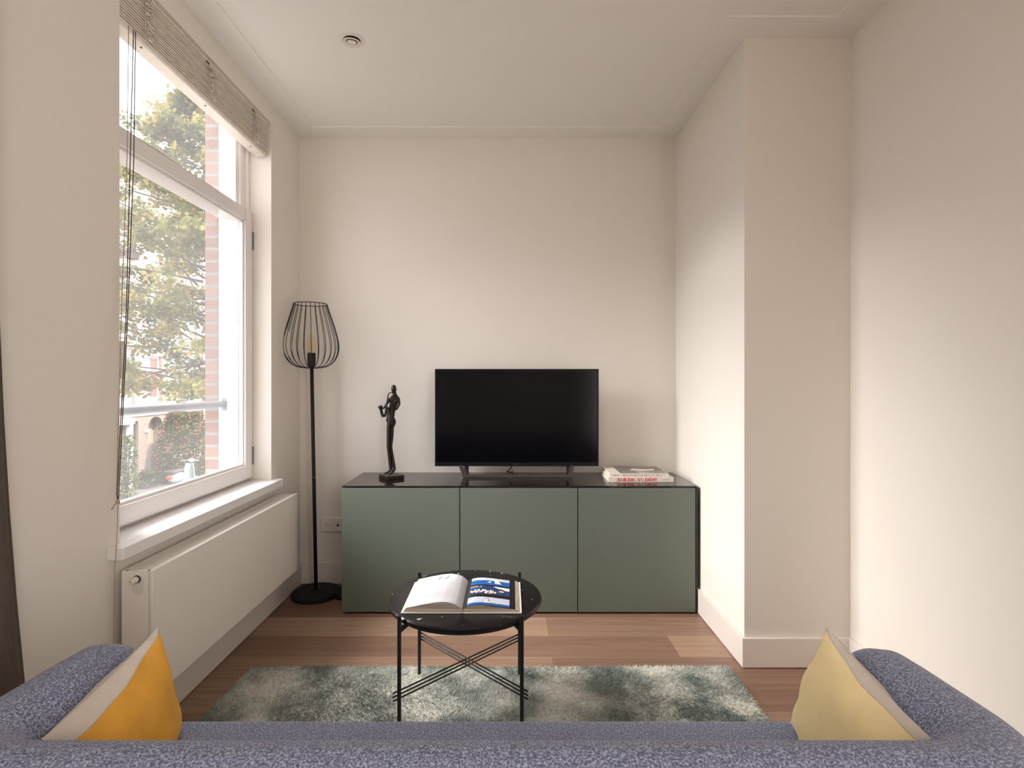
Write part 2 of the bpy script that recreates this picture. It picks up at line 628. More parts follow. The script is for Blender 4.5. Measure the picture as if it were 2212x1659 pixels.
struct('floor', MB().box(-1.45, 1.55, -4.1, 3.4, -0.12, 0.0), M['floor'], 'brown oak plank floor running across the room', 'floor')
struct('wall_back', MB().box(-1.45, 1.1, YB, YB + 0.15, 0.0, 2.75), M['wall'], 'plain off-white wall behind the television', 'wall')
struct('wall_right', MB().box(XR, XR + 0.14, -4.1, YB + 0.1, 0.0, 2.75), M['wall'], 'plain wall at the right edge of the room', 'wall')
struct('wall_pier', MB().box(XP, XR + 0.001, YP, YB + 0.001, 0.0, 2.75), M['wall'], 'boxed-out wall section right of the sideboard', 'wall')
wl = MB()
WB0, WB1 = -2.2, -1.2
for (y0, y1, z0, z1) in ((WY1, YB + 0.1, 0, 2.75), (WY0, WY1, 0, WZ0), (WY0, WY1, WZ1, 2.75), (WB1, WY0, 0, 2.75),
                         (WB0, WB1, 0, 0.40), (WB0, WB1, 2.45, 2.75), (-4.1, WB0, 0, 2.75)):
    wl.box(-1.448, XL, y0, y1, z0, z1)
struct('wall_left', wl, M['wall'], 'off-white wall holding the tall street window', 'wall')
wr = MB()
wr.box(-1.45, 1.55, -4.1, -3.95, 0, 2.75)
struct('wall_rear', wr, M['wall'], 'plain wall behind the viewer', 'wall')
# outer brick leaf of the street wall
ow = MB()
for (y0, y1, z0, z1) in ((2.797, 6.0, -2.77, 6.0), (1.82, 2.797, -2.77, 0.60), (1.82, 2.797, 2.64, 6.0), (-0.5, 1.82, -2.77, 6.0)):
    ow.box(-1.518, -1.4545, y0, y1, z0, z1)
struct('wall_outside', ow, M['brick'], 'red brick outer wall seen through the window', 'wall')

cl = MB().box(-1.45, 1.55, -4.1, 3.4, ZC + 0.006, ZC + 0.15)
struct('ceiling', cl, M['ceil'], 'smooth off-white plaster ceiling', 'ceiling')
IXL, IXR, IYB, IXP, IYP = -1.096, 1.276, 3.13, 0.855, 2.18
tr = MB()
tr.box(XL - .01, IXL, -4.0, YB, ZC, ZC + 0.01)
tr.box(IXL, IXP, IYB, YB, ZC, ZC + 0.01)
tr.box(IXP, XR + .005, IYP, YB, ZC, ZC + 0.01)
tr.box(IXR, XR + .005, -4.0, IYP, ZC, ZC + 0.01)
struct('trim_1', tr, M['ceil'], 'shallow flat plaster border around the ceiling', 'trim')

BH, BT = 0.124, 0.014
struct('baseboard_back', MB().box(XL, -0.86, YB - BT, YB, 0.003, BH), M['trim'], 'white skirting board along the back wall behind the lamp', 'baseboard', bevel=0.002)
struct('baseboard_left', MB().box(XL, XL + BT, -3.9, YB - BT, 0.003, BH), M['trim'], 'white skirting board under the radiator', 'baseboard', bevel=0.002)
bb = MB().prism([(XP, YB - 0.02), (XP - BT, YB - 0.02), (XP - BT, YP - BT), (XR, YP - BT), (XR, YP), (XP, YP)], 0.003, BH)
struct('baseboard_pier', bb, M['trim'], 'white skirting board around the boxed-out wall section', 'baseboard', bevel=0.002)
struct('baseboard_right', MB().box(XR - BT, XR, -3.9, YP - BT, 0.003, BH), M['trim'], 'white skirting board along the right wall', 'baseboard', bevel=0.002)

# window sill board
sl = MB()
SX = -1.172
sl.prism([(XL - 0.001, 1.70), (SX - 0.004, 1.70), (SX, 1.704), (SX, 2.906), (SX - 0.012, 2.918), (XL - 0.001, 2.918)], 0.638, 0.676)
sl.box(-1.345, XL, WY0, WY1, 0.640, 0.676)
struct('trim_2', sl, M['winw'], 'deep white window sill board above the radiator', 'window sill', bevel=0.004)

# ------------------------------------------------------------------ the window
FX0, FX1 = -1.4535, -1.343
fr = MB()
fr.box(FX0, FX1, 2.80, WY1, 0.642, WZ1)
fr.box(FX0, FX1, WY0, 1.832, 0.642, WZ1)
fr.box(FX0, FX1, 1.832, 2.80, 2.465, WZ1)
fr.box(FX0, FX1, 1.832, 2.80, 1.995, 2.046)      # transom
fr.box(FX0, FX1, 1.832, 2.80, 0.642, 0.712)
# the fixed upper light's slimmer inner frame
fr.box(-1.42, -1.352, 2.768, 2.80, 2.046, 2.465)
fr.box(-1.42, -1.352, 1.832, 1.864, 2.046, 2.465)
fr.box(-1.345, -1.331, 2.855, WY1, 2.046, WZ1)
win = struct('window_1', fr, M['winw'], 'white timber window frame with transom, looking onto the street', 'window', bevel=0.002)
up = MB().box(-1.398, -1.394, 1.86, 2.772, 2.044, 2.467).build('upper_pane', M['glass'], win)
sa = MB()
SY0, SY1, SZ0, SZ1 = 1.790, 2.872, 0.691, 2.045
SXO, SXI = -1.3425, -1.317
for (y0, y1, z0, z1) in ((2.80, SY1, SZ0, SZ1), (SY0, 1.862, SZ0, SZ1), (1.862, 2.80, SZ0, 0.758), (1.862, 2.80, 1.985, SZ1)):
    sa.box(SXO - 0.012, SXI, y0, y1, z0, z1)
sash = sa.build('sash', M['winw'], win, bevel=0.002)
bead = MB()
for (y0, y1, z0, z1) in ((2.791, 2.80, 0.758, 1.985), (1.862, 1.871, 0.758, 1.985), (1.871, 2.791, 0.758, 0.769), (1.871, 2.791, 1.974, 1.985)):
    bead.box(-1.348, -1.328, y0, y1, z0, z1)
bead.build('glazing_bead', M['winw'], sash, bevel=0.002)
MB().box(-1.352, -1.3485, 1.866, 2.796, 0.762, 1.981).build('lower_pane', M['glass'], sash)
hd = MB()
hd.tube([(-1.317, 1.83, 1.30), (-1.268, 1.83, 1.302)], 0.009, 10)
hd.tube([(-1.268, 1.83, 1.312), (-1.262, 1.83, 1.28), (-1.262, 1.832, 1.23), (-1.268, 1.832, 1.192)], [0.010, 0.009, 0.009, 0.007], 10)
tag(hd.build('handle', M['plastic'], sash, smooth=True), 'white lever handle')
for z in (0.80, 1.90):
    MB().tube([(-1.3135, 2.877 - 0.004, z - 0.045), (-1.3135, 2.873, z + 0.045)], 0.004, 8).build('hinge', M['steel'], sash, smooth=True)
# stone sill outside
struct('trim_3', MB().box(-1.60, -1.456, 1.825, 2.792, 0.602, 0.645), M['stone'], 'stone sill outside below the window', 'window sill')

# guard rail outside
g = thing('window_guard_rail', 'grey steel safety bar across the outside of the window', 'railing', (-1.426, 2.3, 1.07))
MB().tube([(-1.426, 1.82, 1.072), (-1.426, 2.797, 1.068)], 0.0165, 16).build('bar', M['steel'], g, smooth=True)
for yy in (2.7925, 1.835):
    b_ = MB()
    b_.box(-1.440, -1.412, yy - 0.003, yy + 0.003, 1.036, 1.100)
    for zz in (1.043, 1.093):
        b_.lathe([(0.004, yy - 0.006), (0.004, yy)], (-1.426, 0, zz), 8, 'y')
    b_.build('bracket', M['steel'], g, bevel=0.001)

# ------------------------------------------------------------------ venetian blind
bl = thing('venetian_blind', 'cream slatted blind drawn up to the top of the window', 'blind', (-1.27, 2.31, 2.32))
BY0, BY1 = 1.772, 2.862
s_ = MB()
ns = 15
for i in range(ns):
    z = 2.353 + i * 0.0094 + random.uniform(-0.0009, 0.0009)
    jx = random.uniform(-0.0015, 0.0015)
    ty = random.uniform(-0.001, 0.001)
    c = Vector((-1.268 + jx, (BY0 + BY1) / 2, z))
    s_.obox(c, (0.0325, 0, random.uniform(-0.0004, 0.0004)), (0, (BY1 - BY0) / 2 - random.uniform(0, 0.003), ty), (0, 0, 0.0027))
s_.build('slats', M['slat'], bl)
MB().prism([(-1.298, 2.330), (-1.296, 2.327), (-1.247, 2.327), (-1.241, 2.332), (-1.239, 2.347), (-1.300, 2.347)], BY0, BY1, 'y').build('bottom_rail', M['slat'], bl, bevel=0.001)
MB().box(-1.300, -1.234, BY0, BY1, 2.490, 2.503).build('head_rail', M['slat'], bl, bevel=0.001)
for yy in (1.908, 2.314, 2.72):
    t_ = MB()
    pts = []
    for i in range(64):
        z = 2.335 + i * 0.00245
        pts.append((-1.2335 + 0.006 + random.uniform(-0.002, 0.005) + 0.010 * (1 - i / 64) ** 2, yy + (0.010 if i % 2 else -0.010) + random.uniform(-.004, .004), z))
    t_.tube(pts, 0.0028, 6)
    for dy in (-0.006, 0.006):
        t_.tube([(-1.2345, yy + dy, 2.34), (-1.2345, yy + dy * .6, 2.49)], 0.0012, 5)
    t_.build('ladder_cord', M['tape'], bl, smooth=True)
    MB().box(-1.236, -1.231, yy - 0.032, yy - 0.012, 2.484, 2.4895).build('cord_guide', M['dark'], bl)
    pl_ = MB()
    pl_.lathe([(0.004, 2.3255), (0.004, 2.328)], (-1.262, yy + 0.012, 0), 10)
    pl_.build('cord_plug', M['dark'], bl)
kn = Vector((-1.151, 1.648, 0.829))
cd = MB()
cd.tube([(-1.236, 1.853, 2.34), (-1.22, 1.82, 1.9), (-1.195, 1.755, 1.40), kn + Vector((0.002, 0, 0.02)), kn], 0.0016, 6)
cd.tube([(-1.238, 1.846, 2.34), (-1.218, 1.80, 1.9), (-1.188, 1.738, 1.40), kn + Vector((-0.003, 0, 0.02)), kn], 0.0016, 6)
tag(cd.build('lift_cord', M['dcord'], bl, smooth=True), 'dark lift cord')
ce = MB()
ce.tube([(-1.238, 1.822, 2.34), (-1.228, 1.80, 1.9), (-1.203, 1.735, 1.35), kn + Vector((-0.004, 0, 0.02)), kn], 0.0013, 6)
ce.ball(kn, (0.005, 0.005, 0.006))
ce.tube([kn, kn + Vector((0.006, 0, 0.002)), kn + Vector((0.004, 0, -0.006)), kn + Vector((-0.007, 0, 0.0))], 0.0018, 6)
ce.tube([kn, kn + Vector((-0.009, -0.002, -0.010)), kn + Vector((-0.016, -0.004, -0.024))], 0.0015, 6)
ce.tube([kn, (-1.152, 1.646, 0.74), (-1.159, 1.645, 0.62), (-1.163, 1.648, 0.42), (-1.163, 1.65, 0.20)], 0.0013, 6)
tag(ce.build('pull_cord', M['cord'], bl, smooth=True), 'tan pull cord with a knot')

# ------------------------------------------------------------------ radiator
rd = thing('radiator', 'white flat-fronted panel radiator under the window sill', 'radiator', (-1.15, 2.33, 0.198))
RX0, RX1, RY0, RY1, RZ0, RZ1 = -1.203, -1.104, 1.735, 2.92, 0.198, 0.597
MB().box(RX1 - 0.012, RX1, RY0, RY1, RZ0, RZ1).build('front_panel', M['rad'], rd, bevel=0.0025, seg=3)
MB().box(RX0, RX0 + 0.012, RY0 + 0.004, RY1 - 0.004, RZ0, RZ1 - 0.002).build('rear_panel', M['rad'], rd, bevel=0.002)
for yy in (RY0 + 0.002, RY1 - 0.004):
    MB().prism([(RX0 + 0.001, RZ0 + 0.01), (RX1 - 0.0135, RZ0 + 0.01), (RX1 - 0.0135, RZ1 - 0.003), (RX0 + 0.008, RZ1 - 0.003), (RX0 + 0.001, RZ1 - 0.010)], yy, yy + 0.002, 'y').build('side_panel', M['rad'], rd)
gr = MB()
for i in range(118):
    y = RY0 + 0.02 + i * (RY1 - RY0 - 0.04) / 117
    gr.box(RX0 + 0.012, RX1 - 0.014, y - 0.0028, y + 0.0028, RZ1 - 0.006, RZ1 - 0.003)
gr.box(RX0 + 0.012, RX0 + 0.018, RY0 + 0.004, RY1 - 0.004, RZ1 - 0.006, RZ1 - 0.0025)
gr.box(RX1 - 0.020, RX1 - 0.0135, RY0 + 0.004, RY1 - 0.004, RZ1 - 0.006, RZ1 - 0.0025)
gr.box(RX0 + 0.012, RX1 - 0.014, RY0 + 0.004, RY0 + 0.014, RZ1 - 0.006, RZ1 - 0.0025)
gr.box(RX0 + 0.012, RX1 - 0.014, RY1 - 0.014, RY1 - 0.004, RZ1 - 0.006, RZ1 - 0.0025)
gr.build('top_grille', M['rad'], rd)
MB().box(RX0 + 0.014, RX1 - 0.016, RY0 + 0.01, RY1 - 0.01, RZ0 + 0.02, RZ1 - 0.03).build('dark_core', M['radd'], rd)  # one solid dark block, shade between the panels put into its colour
cx_, cz_ = -1.152, 0.570
vp = MB()
st = []
for k in range(17):
    a = PI * k / 16
    st.append((cx_ + 0.0175 * math.cos(a), cz_ - 0.004 + 0.0175 * math.sin(a)))
for k in range(17):
    a = PI + PI * k / 16
    st.append((cx_ + 0.0175 * math.cos(a), cz_ - 0.030 + 0.0175 * math.sin(a)))
vp.prism(st, RY0 - 0.0015, RY0 + 0.002, 'y')
vp.build('valve_plate', M['plastic'], rd, bevel=0.0008)
vv = MB()
vv.lathe([(0.0125, RY0 - 0.003), (0.0125, RY0 - 0.002)], (cx_, 0, cz_), 20, 'y')
vv.build('valve_recess_shade', M['dark'], rd)  # flat dark disc, shade of a recess put into its colour
vv = MB()
vv.lathe([(0.0105, RY0 - 0.002), (0.0105, RY0 - 0.010), (0.0085, RY0 - 0.012), (0.0085, RY0 - 0.024), (0.007, RY0 - 0.026), (0.0035, RY0 - 0.026), (0.0035, RY0 - 0.020)], (cx_ - 0.003, 0, cz_ - 0.001), 20, 'y')
vv.build('valve', M['plastic'], rd, smooth=True, auto=0.6)
for y in (1.95, 2.70):
    MB().box(XL + 0.0005, RX0 + 0.001, y - 0.02, y + 0.02, 0.24, 0.55).build('wall_bracket', M['rad'], rd)

# ------------------------------------------------------------------ floor lamp
LX, LY = -1.064, 3.085
lean = Matrix.Rotation(0, 3, 'Y')


def lp(z, dx=0.0, dy=0.0):
    return Vector((LX - 0.0195 * (z - 0.03) + dx, LY + dy, z))


lm = thing('floor_lamp', 'tall black floor lamp with open wire cage in the corner by the window', 'floor lamp', (LX, LY, 0))
MB().lathe([(0.118, 0.001), (0.128, 0.004), (0.130, 0.012), (0.130, 0.022), (0.124, 0.029), (0.03, 0.032), (0.012, 0.036)], (LX, LY, 0), 48).build('base', M['matteblack'], lm, smooth=True, auto=0.7)
MB().tube([lp(0.03), lp(0.6), lp(0.66), lp(1.27)], 0.0098, 14).build('pole', M['matteblack'], lm, smooth=True)
MB().tube([lp(0.645), lp(0.655)], 0.0106, 14).build('pole_joint', M['bronze'], lm, smooth=True)
MB().lathe([(0.010, 1.255), (0.020, 1.268), (0.0215, 1.275), (0.0215, 1.335), (0.019, 1.337), (0.010, 1.337)], (lp(1.3).x, LY, 0), 24).build('socket', M['matteblack'], lm, smooth=True, auto=0.6)
bu = MB().lathe([(0.012, 1.335), (0.018, 1.350), (0.0225, 1.375), (0.0225, 1.405), (0.018, 1.425), (0.010, 1.436), (0.002, 1.439)], (lp(1.38).x, LY, 0), 24).build('bulb', M['bulb'], lm, smooth=True)
fi = MB()
bx_ = lp(1.38).x
for k in range(6):
    a = 2 * PI * k / 6
    fi.tube([(bx_ + 0.005 * math.cos(a), LY + 0.005 * math.sin(a), 1.355), (bx_ + 0.006 * math.cos(a), LY + 0.006 * math.sin(a), 1.412)], 0.0011, 5)
fi.build('filament', M['amber'], bu, smooth=True)
cg = MB()
prof = [(0.088, 1.606), (0.098, 1.57), (0.114, 1.52), (0.130, 1.465), (0.142, 1.415), (0.1465, 1.375), (0.144, 1.345), (0.134, 1.315), (0.115, 1.287), (0.088, 1.266), (0.055, 1.256), (0.012, 1.253)]
fine = []
for i in range(len(prof) - 1):
    for q in range(3):
        t = q / 3
        p0, p1, p2, p3 = (prof[max(i - 1, 0)], prof[i], prof[i + 1], prof[min(i + 2, len(prof) - 1)])
        fine.append(tuple(0.5 * (2 * p1[d] + (p2[d] - p0[d]) * t + (2 * p0[d] - 5 * p1[d] + 4 * p2[d] - p3[d]) * t * t + (3 * p1[d] - p0[d] - 3 * p2[d] + p3[d]) * t ** 3) for d in (0, 1)))
fine.append(prof[-1])
NW = 24
for k in range(NW):
    a = 2 * PI * (k + 0.3) / NW
    cg.tube([lp(z, r * math.cos(a), r * math.sin(a)) for r, z in fine], 0.0017, 5)
cg.tube([lp(1.606, 0.088 * math.cos(2 * PI * k / 48), 0.088 * math.sin(2 * PI * k / 48)) for k in range(48)], 0.0022, 6, closed=True)
cg.lathe([(0.030, 1.2515), (0.030, 1.2565)], (lp(1.25).x, LY, 0), 24)
cg.build('lamp_shade', M['matteblack'], lm, smooth=True)
cb_ = MB()
pts = [(LX + 0.11, LY + 0.02, 0.012)]
for k in range(26):
    a = k * 0.75
    pts.append((LX + 0.155 + 0.024 * math.cos(a), LY + 0.0 + 0.03 * math.sin(a), 0.010 + 0.0018 * k))
pts += [(LX + 0.17, LY + 0.06, 0.05), (LX + 0.185, LY + 0.12, 0.10), (LX + 0.20, LY + 0.165, 0.30)]
cb_.tube(pts, 0.0035, 6)
cb_.build('power_cord', M['matteblack'], lm, smooth=True)
MB().lathe([(0.022, 0.001), (0.026, 0.006), (0.026, 0.030), (0.018, 0.042), (0.004, 0.045)], (LX + 0.150, LY - 0.045, 0), 20).build('foot_switch', M['matteblack'], lm, smooth=True, auto=0.7)

# ------------------------------------------------------------------ wall socket
ws = thing('wall_socket', 'white double wall socket between the lamp pole and the sideboard', 'wall socket', (-1.02, YB, 0.344))
MB().box(-1.096, -0.94, YB - 0.012, YB - 0.0002, 0.304, 0.385).build('frame', M['plastic'], ws, bevel=0.004, seg=3)
for (cx, kind) in ((-1.056, 'a'), (-0.982, 'b')):
    MB().box(cx - 0.030, cx + 0.030, YB - 0.0145, YB - 0.011, 0.315, 0.374).build('insert', M['plastic'], ws, bevel=0.001)
    d = MB()
    if kind == 'a':
        for dx in (-0.011, 0.011):
            d.lathe([(0.0028, YB - 0.0152), (0.0028, YB - 0.0140)], (cx + dx, 0, 0.343), 10, 'y')
        d.box(cx - 0.011, cx + 0.008, YB - 0.0150, YB - 0.0142, 0.349, 0.3502)
    else:
        d.lathe([(0.0075, YB - 0.0152), (0.0075, YB - 0.0140)], (cx - 0.014, 0, 0.344), 16, 'y')
        d.lathe([(0.003, YB - 0.0152), (0.003, YB - 0.0140)], (cx + 0.006, 0, 0.344), 10, 'y')
    d.build('socket_holes', M['dark'], ws)

# ------------------------------------------------------------------ sideboard
CX0, CX1, CY0, CY1, CZ = -0.850, 0.948, 2.842, 3.262, 0.650
sb = thing('sideboard', 'low sage green sideboard with black glass top under the television', 'sideboard', ((CX0 + CX1) / 2, 3.05, 0))
body = MB()
body.box(CX0 + 0.003, CX1 - 0.001, CY0 + 0.021, CY1, 0.006, CZ - 0.010)
body.box(CX0 + 0.006, CX1 - 0.004, CY0 + 0.030, CY1 - 0.02, 0.0, 0.006)
body.build('body', M['matteblack'], sb, bevel=0.001)
dw = (CX1 - 0.001 - CX0) / 3
for i in range(3):
    x0 = CX0 + i * dw
    MB().box(x0 + (0.0 if i == 0 else 0.0022), x0 + dw - 0.0022, CY0, CY0 + 0.018, 0.010, CZ - 0.0105).build('door', M['sage'], sb, bevel=0.0008)
MB().box(CX0, CX1 + 0.002, CY0 + 0.001, CY1, CZ - 0.008, CZ).build('glass_top', M['topglass'], sb, bevel=0.0012)
MB().prism([(CX1 + 0.0015, CZ - 0.004), (CX1 + 0.008, CZ - 0.012), (CX1 + 0.0105, CZ - 0.03), (CX1 + 0.0105, 0.128), (CX1 + 0.0015, 0.128)], CY0 + 0.004, CY1, 'y').build('side_panel', M['topglass'], sb)  # black strip filling the gap beside the pier, above its skirting

# ------------------------------------------------------------------ television
tv = thing('television', 'black flat-screen television standing on the sideboard', 'television', (0.042, 3.10, CZ))
TX0, TX1, TZ0, TZ1, TY = -0.4115, 0.4955, 0.711, 1.2492, 3.10
ca = MB()
ca.box(TX0, TX1, TY, TY + 0.018, TZ0, TZ1)
ca.box(TX0 + 0.12, TX1 - 0.12, TY + 0.018, TY + 0.055, TZ0 + 0.03, TZ0 + 0.36)
ca.build('casing', M['bezel'], tv, bevel=0.0015)
MB().box(TX0 + 0.009, TX1 - 0.009, TY - 0.0012, TY + 0.0005, TZ0 + 0.022, TZ1 - 0.009).build('screen', M['screen'], tv)
stn = MB()
zb = CZ + 0.0005
for (s, xt, xb) in ((-1, -0.268, -0.240), (1, 0.350, 0.336)):
    stn.prism([(xt - 0.011, TZ0 + 0.004), (xt + 0.008, TZ0 + 0.004), (xb + 0.014 if s < 0 else xb + 0.010, zb + 0.012), (xb + 0.014, zb), (xb - 0.014, zb)], TY - 0.012, TY + 0.004, 'y')
stn.box(-0.238, 0.334, TY - 0.0115, TY + 0.0035, zb + 0.0004, zb + 0.016)
for xb in (-0.244, 0.340):
    stn.box(xb - 0.008, xb + 0.008, TY + 0.0042, TY + 0.0975, zb + 0.0002, zb + 0.010)
    stn.box(xb - 0.012, xb + 0.012, TY + 0.098, TY + 0.114, zb, zb + 0.08)
stn.build('stand', M['bronze'], tv)
MB().tube([(0.02, TY + 0.03, TZ0 + 0.02), (0.008, TY + 0.05, 0.69), (-0.012, TY + 0.07, 0.668), (0.01, TY + 0.12, 0.657), (0.02, CY1 + 0.002, 0.655)], 0.0028, 6).build('cable', M['matteblack'], tv, smooth=True)


def text(s, size, loc, rot, m, parent, name, ext=0.0002, sx=1.0, align='CENTER'):
    c = bpy.data.curves.new(name, 'FONT')
    c.body = s
    c.size = size
    c.extrude = ext
    c.align_x = align
    c.align_y = 'CENTER'
    c.materials.append(m)
    tmp = bpy.data.objects.new(name, c)
    me = bpy.data.meshes.new_from_object(tmp)
    bpy.data.objects.remove(tmp)
    if not me.materials:
        me.materials.append(m)
    o = bpy.data.objects.new(name, me)
    COL.objects.link(o)
    o.parent = parent
    o.location = Vector(loc) - ORG[parent.name]
    o.rotation_euler = rot
    o.scale = (sx, 1, 1)
    return o


text('SONY', 0.013, (0.042, TY - 0.0008, TZ0 + 0.011), (PI / 2, 0, 0), M['bronze'], tv, 'logo', sx=1.3)

# ------------------------------------------------------------------ statue (saxophone player)


def skin_obj(name, pts, edges, radii, m, parent, root=0, sub=2):
    me = bpy.data.meshes.new(name)
    org = ORG[parent.name]
    me.from_pydata([tuple(Vector(p) - org) for p in pts], edges, [])
    me.materials.append(m)
    o = bpy.data.objects.new(name, me)
    COL.objects.link(o)
    o.parent = parent
    ORG[o.name] = org
    sk = o.modifiers.new('skin', 'SKIN')
    sk.use_smooth_shade = True
    for v, r in zip(me.skin_vertices[0].data, radii):
        v.radius = r if isinstance(r, tuple) else (r, r)
    me.skin_vertices[0].data[root].use_root = True
    ss = o.modifiers.new('sub', 'SUBSURF')
    ss.levels = sub
    ss.render_levels = sub
    return o


SYC = 3.07
stt = thing('saxophonist_statue', 'slender dark bronze figure playing a saxophone on the left of the sideboard top', 'statue', (-0.644, SYC, CZ))


def S(cx, cy, dy=0.0):
    return (-0.7614 + cx * 0.000352, SYC + dy, 1.190 - cy * 0.000352)


P = [S(310, 640), S(335, 500), S(370, 340), S(385, 262), S(378, 215), S(366, 165, -.002), S(362, 110, -.001),
     # right-hand (viewer) arm: shoulder, elbow, forearm up to the mouthpiece
     S(440, 300, -.004), S(455, 380, -.008), S(415, 470, -.016), S(350, 360, -.026), S(305, 285, -.030),
     # other arm
     S(325, 300, -.006), S(265, 375, -.022), S(235, 435, -.028), S(212, 445, -.036),
     # legs
     S(288, 720, -.004), S(285, 880, -.006), S(282, 1040, -.010), S(305, 1230, -.006), S(320, 1400, -.004), S(290, 1435, -.016), S(235, 1448, -.026),
     S(335, 720, .006), S(330, 880, .006), S(318, 1050, .002), S(345, 1230, .004), S(372, 1400, .002), S(350, 1440, -.018), S(305, 1462, -.034)]
E = [(0, 1), (1, 2), (2, 3), (3, 4), (4, 5), (5, 6), (3, 7), (7, 8), (8, 9), (9, 10), (10, 11), (3, 12), (12, 13), (13, 14), (14, 15),
     (0, 16), (16, 17), (17, 18), (18, 19), (19, 20), (20, 21), (21, 22), (0, 23), (23, 24), (24, 25), (25, 26), (26, 27), (27, 28), (28, 29)]
R = [.021, .019, .024, .017, .0075, .0165, .0160, .0095, .008, .006, .0045, .005, .010, .007, .0055, .005,
     .012, .0105, .0085, .009, .0095, .006, .0045, .012, .0105, .0085, .0095, .011, .007, .0045]
skin_obj('figure', P, E, R, M['statue'], stt)
jk = MB()
jp = [(S(300, 420)[0:1] + (0,)), ]
jr = [(250, 370, 430), (252, 372, 520), (255, 375, 590), (242, 400, 655), (262, 385, 675)]
rings = []
for (xa, xb, cy) in jr:
    x0, x1 = S(xa, 0)[0], S(xb, 0)[0]
    z = S(0, cy)[2]
    rings.append([((x0 + x1) / 2 + (x1 - x0) / 2 * math.cos(2 * PI * k / 20), SYC + 0.016 * math.sin(2 * PI * k / 20), z + (0.006 * math.cos(4 * PI * k / 20) if cy > 600 else 0)) for k in range(20)])
n = 20
jk.add([v for r in rings for v in r], [(i * n + k, i * n + (k + 1) % n, (i + 1) * n + (k + 1) % n, (i + 1) * n + k) for i in range(len(rings) - 1) for k in range(n)])
jk.add([S(372, 640, 0), S(402, 660, .004), S(368, 745, .006), S(350, 745, -.006), S(350, 650, -.010)], [(0, 1, 2, 3, 4)])
jk.build('jacket', M['statue'], stt, smooth=True)
fc = MB()
fc.ball(S(404, 152, -.004), (0.0035, 0.003, 0.004), 8, 6)
fc.ball(S(365, 132, 0), (0.0138, 0.0140, 0.0185), 16, 12)
fc.build('nose_and_cap', M['statue'], stt, smooth=True)
sx_ = MB()
sx_.tube([S(368, 205, -.016), S(340, 200, -.026), S(310, 215, -.034), S(298, 250, -.038), S(290, 330, -.040), S(275, 430, -.042), S(265, 520, -.044), S(250, 560, -.046), S(228, 560, -.048), S(212, 520, -.050), S(200, 450, -.052), S(190, 415, -.054), S(188, 405, -.055)],
         [.0022, .0026, .003, .0036, .0044, .005, .006, .0072, .008, .0078, .0085, .0125, .014], 12)
for cy in (300, 350, 400, 450, 500):
    sx_.ball(S(292 - (cy - 300) * 0.1 + 6, cy, -.046), 0.0028, 8, 5)
sx_.build('saxophone', M['statue'], stt, smooth=True)
bs = MB()
bx, w = -0.644, 0.051
ang = math.radians(38)
ux, uy = math.cos(ang), math.sin(ang)
bs.obox((bx, SYC - 0.004, CZ + 0.0100), (ux * w, uy * w, 0), (-uy * w, ux * w, 0), (0, 0, 0.0095))
bs.build('plinth', M['statue'], stt, bevel=0.002)

# ------------------------------------------------------------------ books on the sideboard


def closed_book(name, label, x0, x1, y0, y1, z0, z1, cov, covm):
    t = thing(name, label, 'book', ((x0 + x1) / 2, (y0 + y1) / 2, z0), 'books stacked on the sideboard')
    c = MB()
    th = 0.003
    c.box(x0, x1, y0, y1, z0, z0 + th)
    c.box(x0, x1, y0, y1, z1 - th, z1)
    c.box(x0, x1, y0, y0 + th, z0 + th, z1 - th)
    c.build('cover', cov, t, bevel=0.0006)
    MB().box(x0 + 0.004, x1 - 0.004, y0 + th, y1 - 0.004, z0 + th, z1 - th).build('pages', M['pages'], t)
    return t


BZ = CZ + 0.0006
b1 = closed_book('book', 'white book with red spine title, lower of the two books beside the television', 0.523, 0.864, 2.945, 3.195, BZ, BZ + 0.0255, M['cover'], None)
b2 = closed_book('book', 'book with grey photographic cover, upper of the two books beside the television', 0.530, 0.840, 2.950, 3.195, BZ + 0.0258, BZ + 0.0445, M['cover'], None)
# grey cover photograph
ph = ramp_noise_mat('grey_cover_print', [(0.40, (0.16, 0.14, 0.125)), (0.58, (0.24, 0.215, 0.19)), (0.70, (0.52, 0.47, 0.42))], 5, 0.45, 4)
MB().box(0.588, 0.836, 2.953, 3.192, BZ + 0.0445, BZ + 0.0448).build('cover_print', ph, b2)
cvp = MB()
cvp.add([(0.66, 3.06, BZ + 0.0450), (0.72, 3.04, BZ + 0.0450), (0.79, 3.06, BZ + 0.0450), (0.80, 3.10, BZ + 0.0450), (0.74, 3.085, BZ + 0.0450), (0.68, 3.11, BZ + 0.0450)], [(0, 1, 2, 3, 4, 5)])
cvp.build('cover_print_pale', M['cover'], b2)  # pale shape belonging to the printed cover

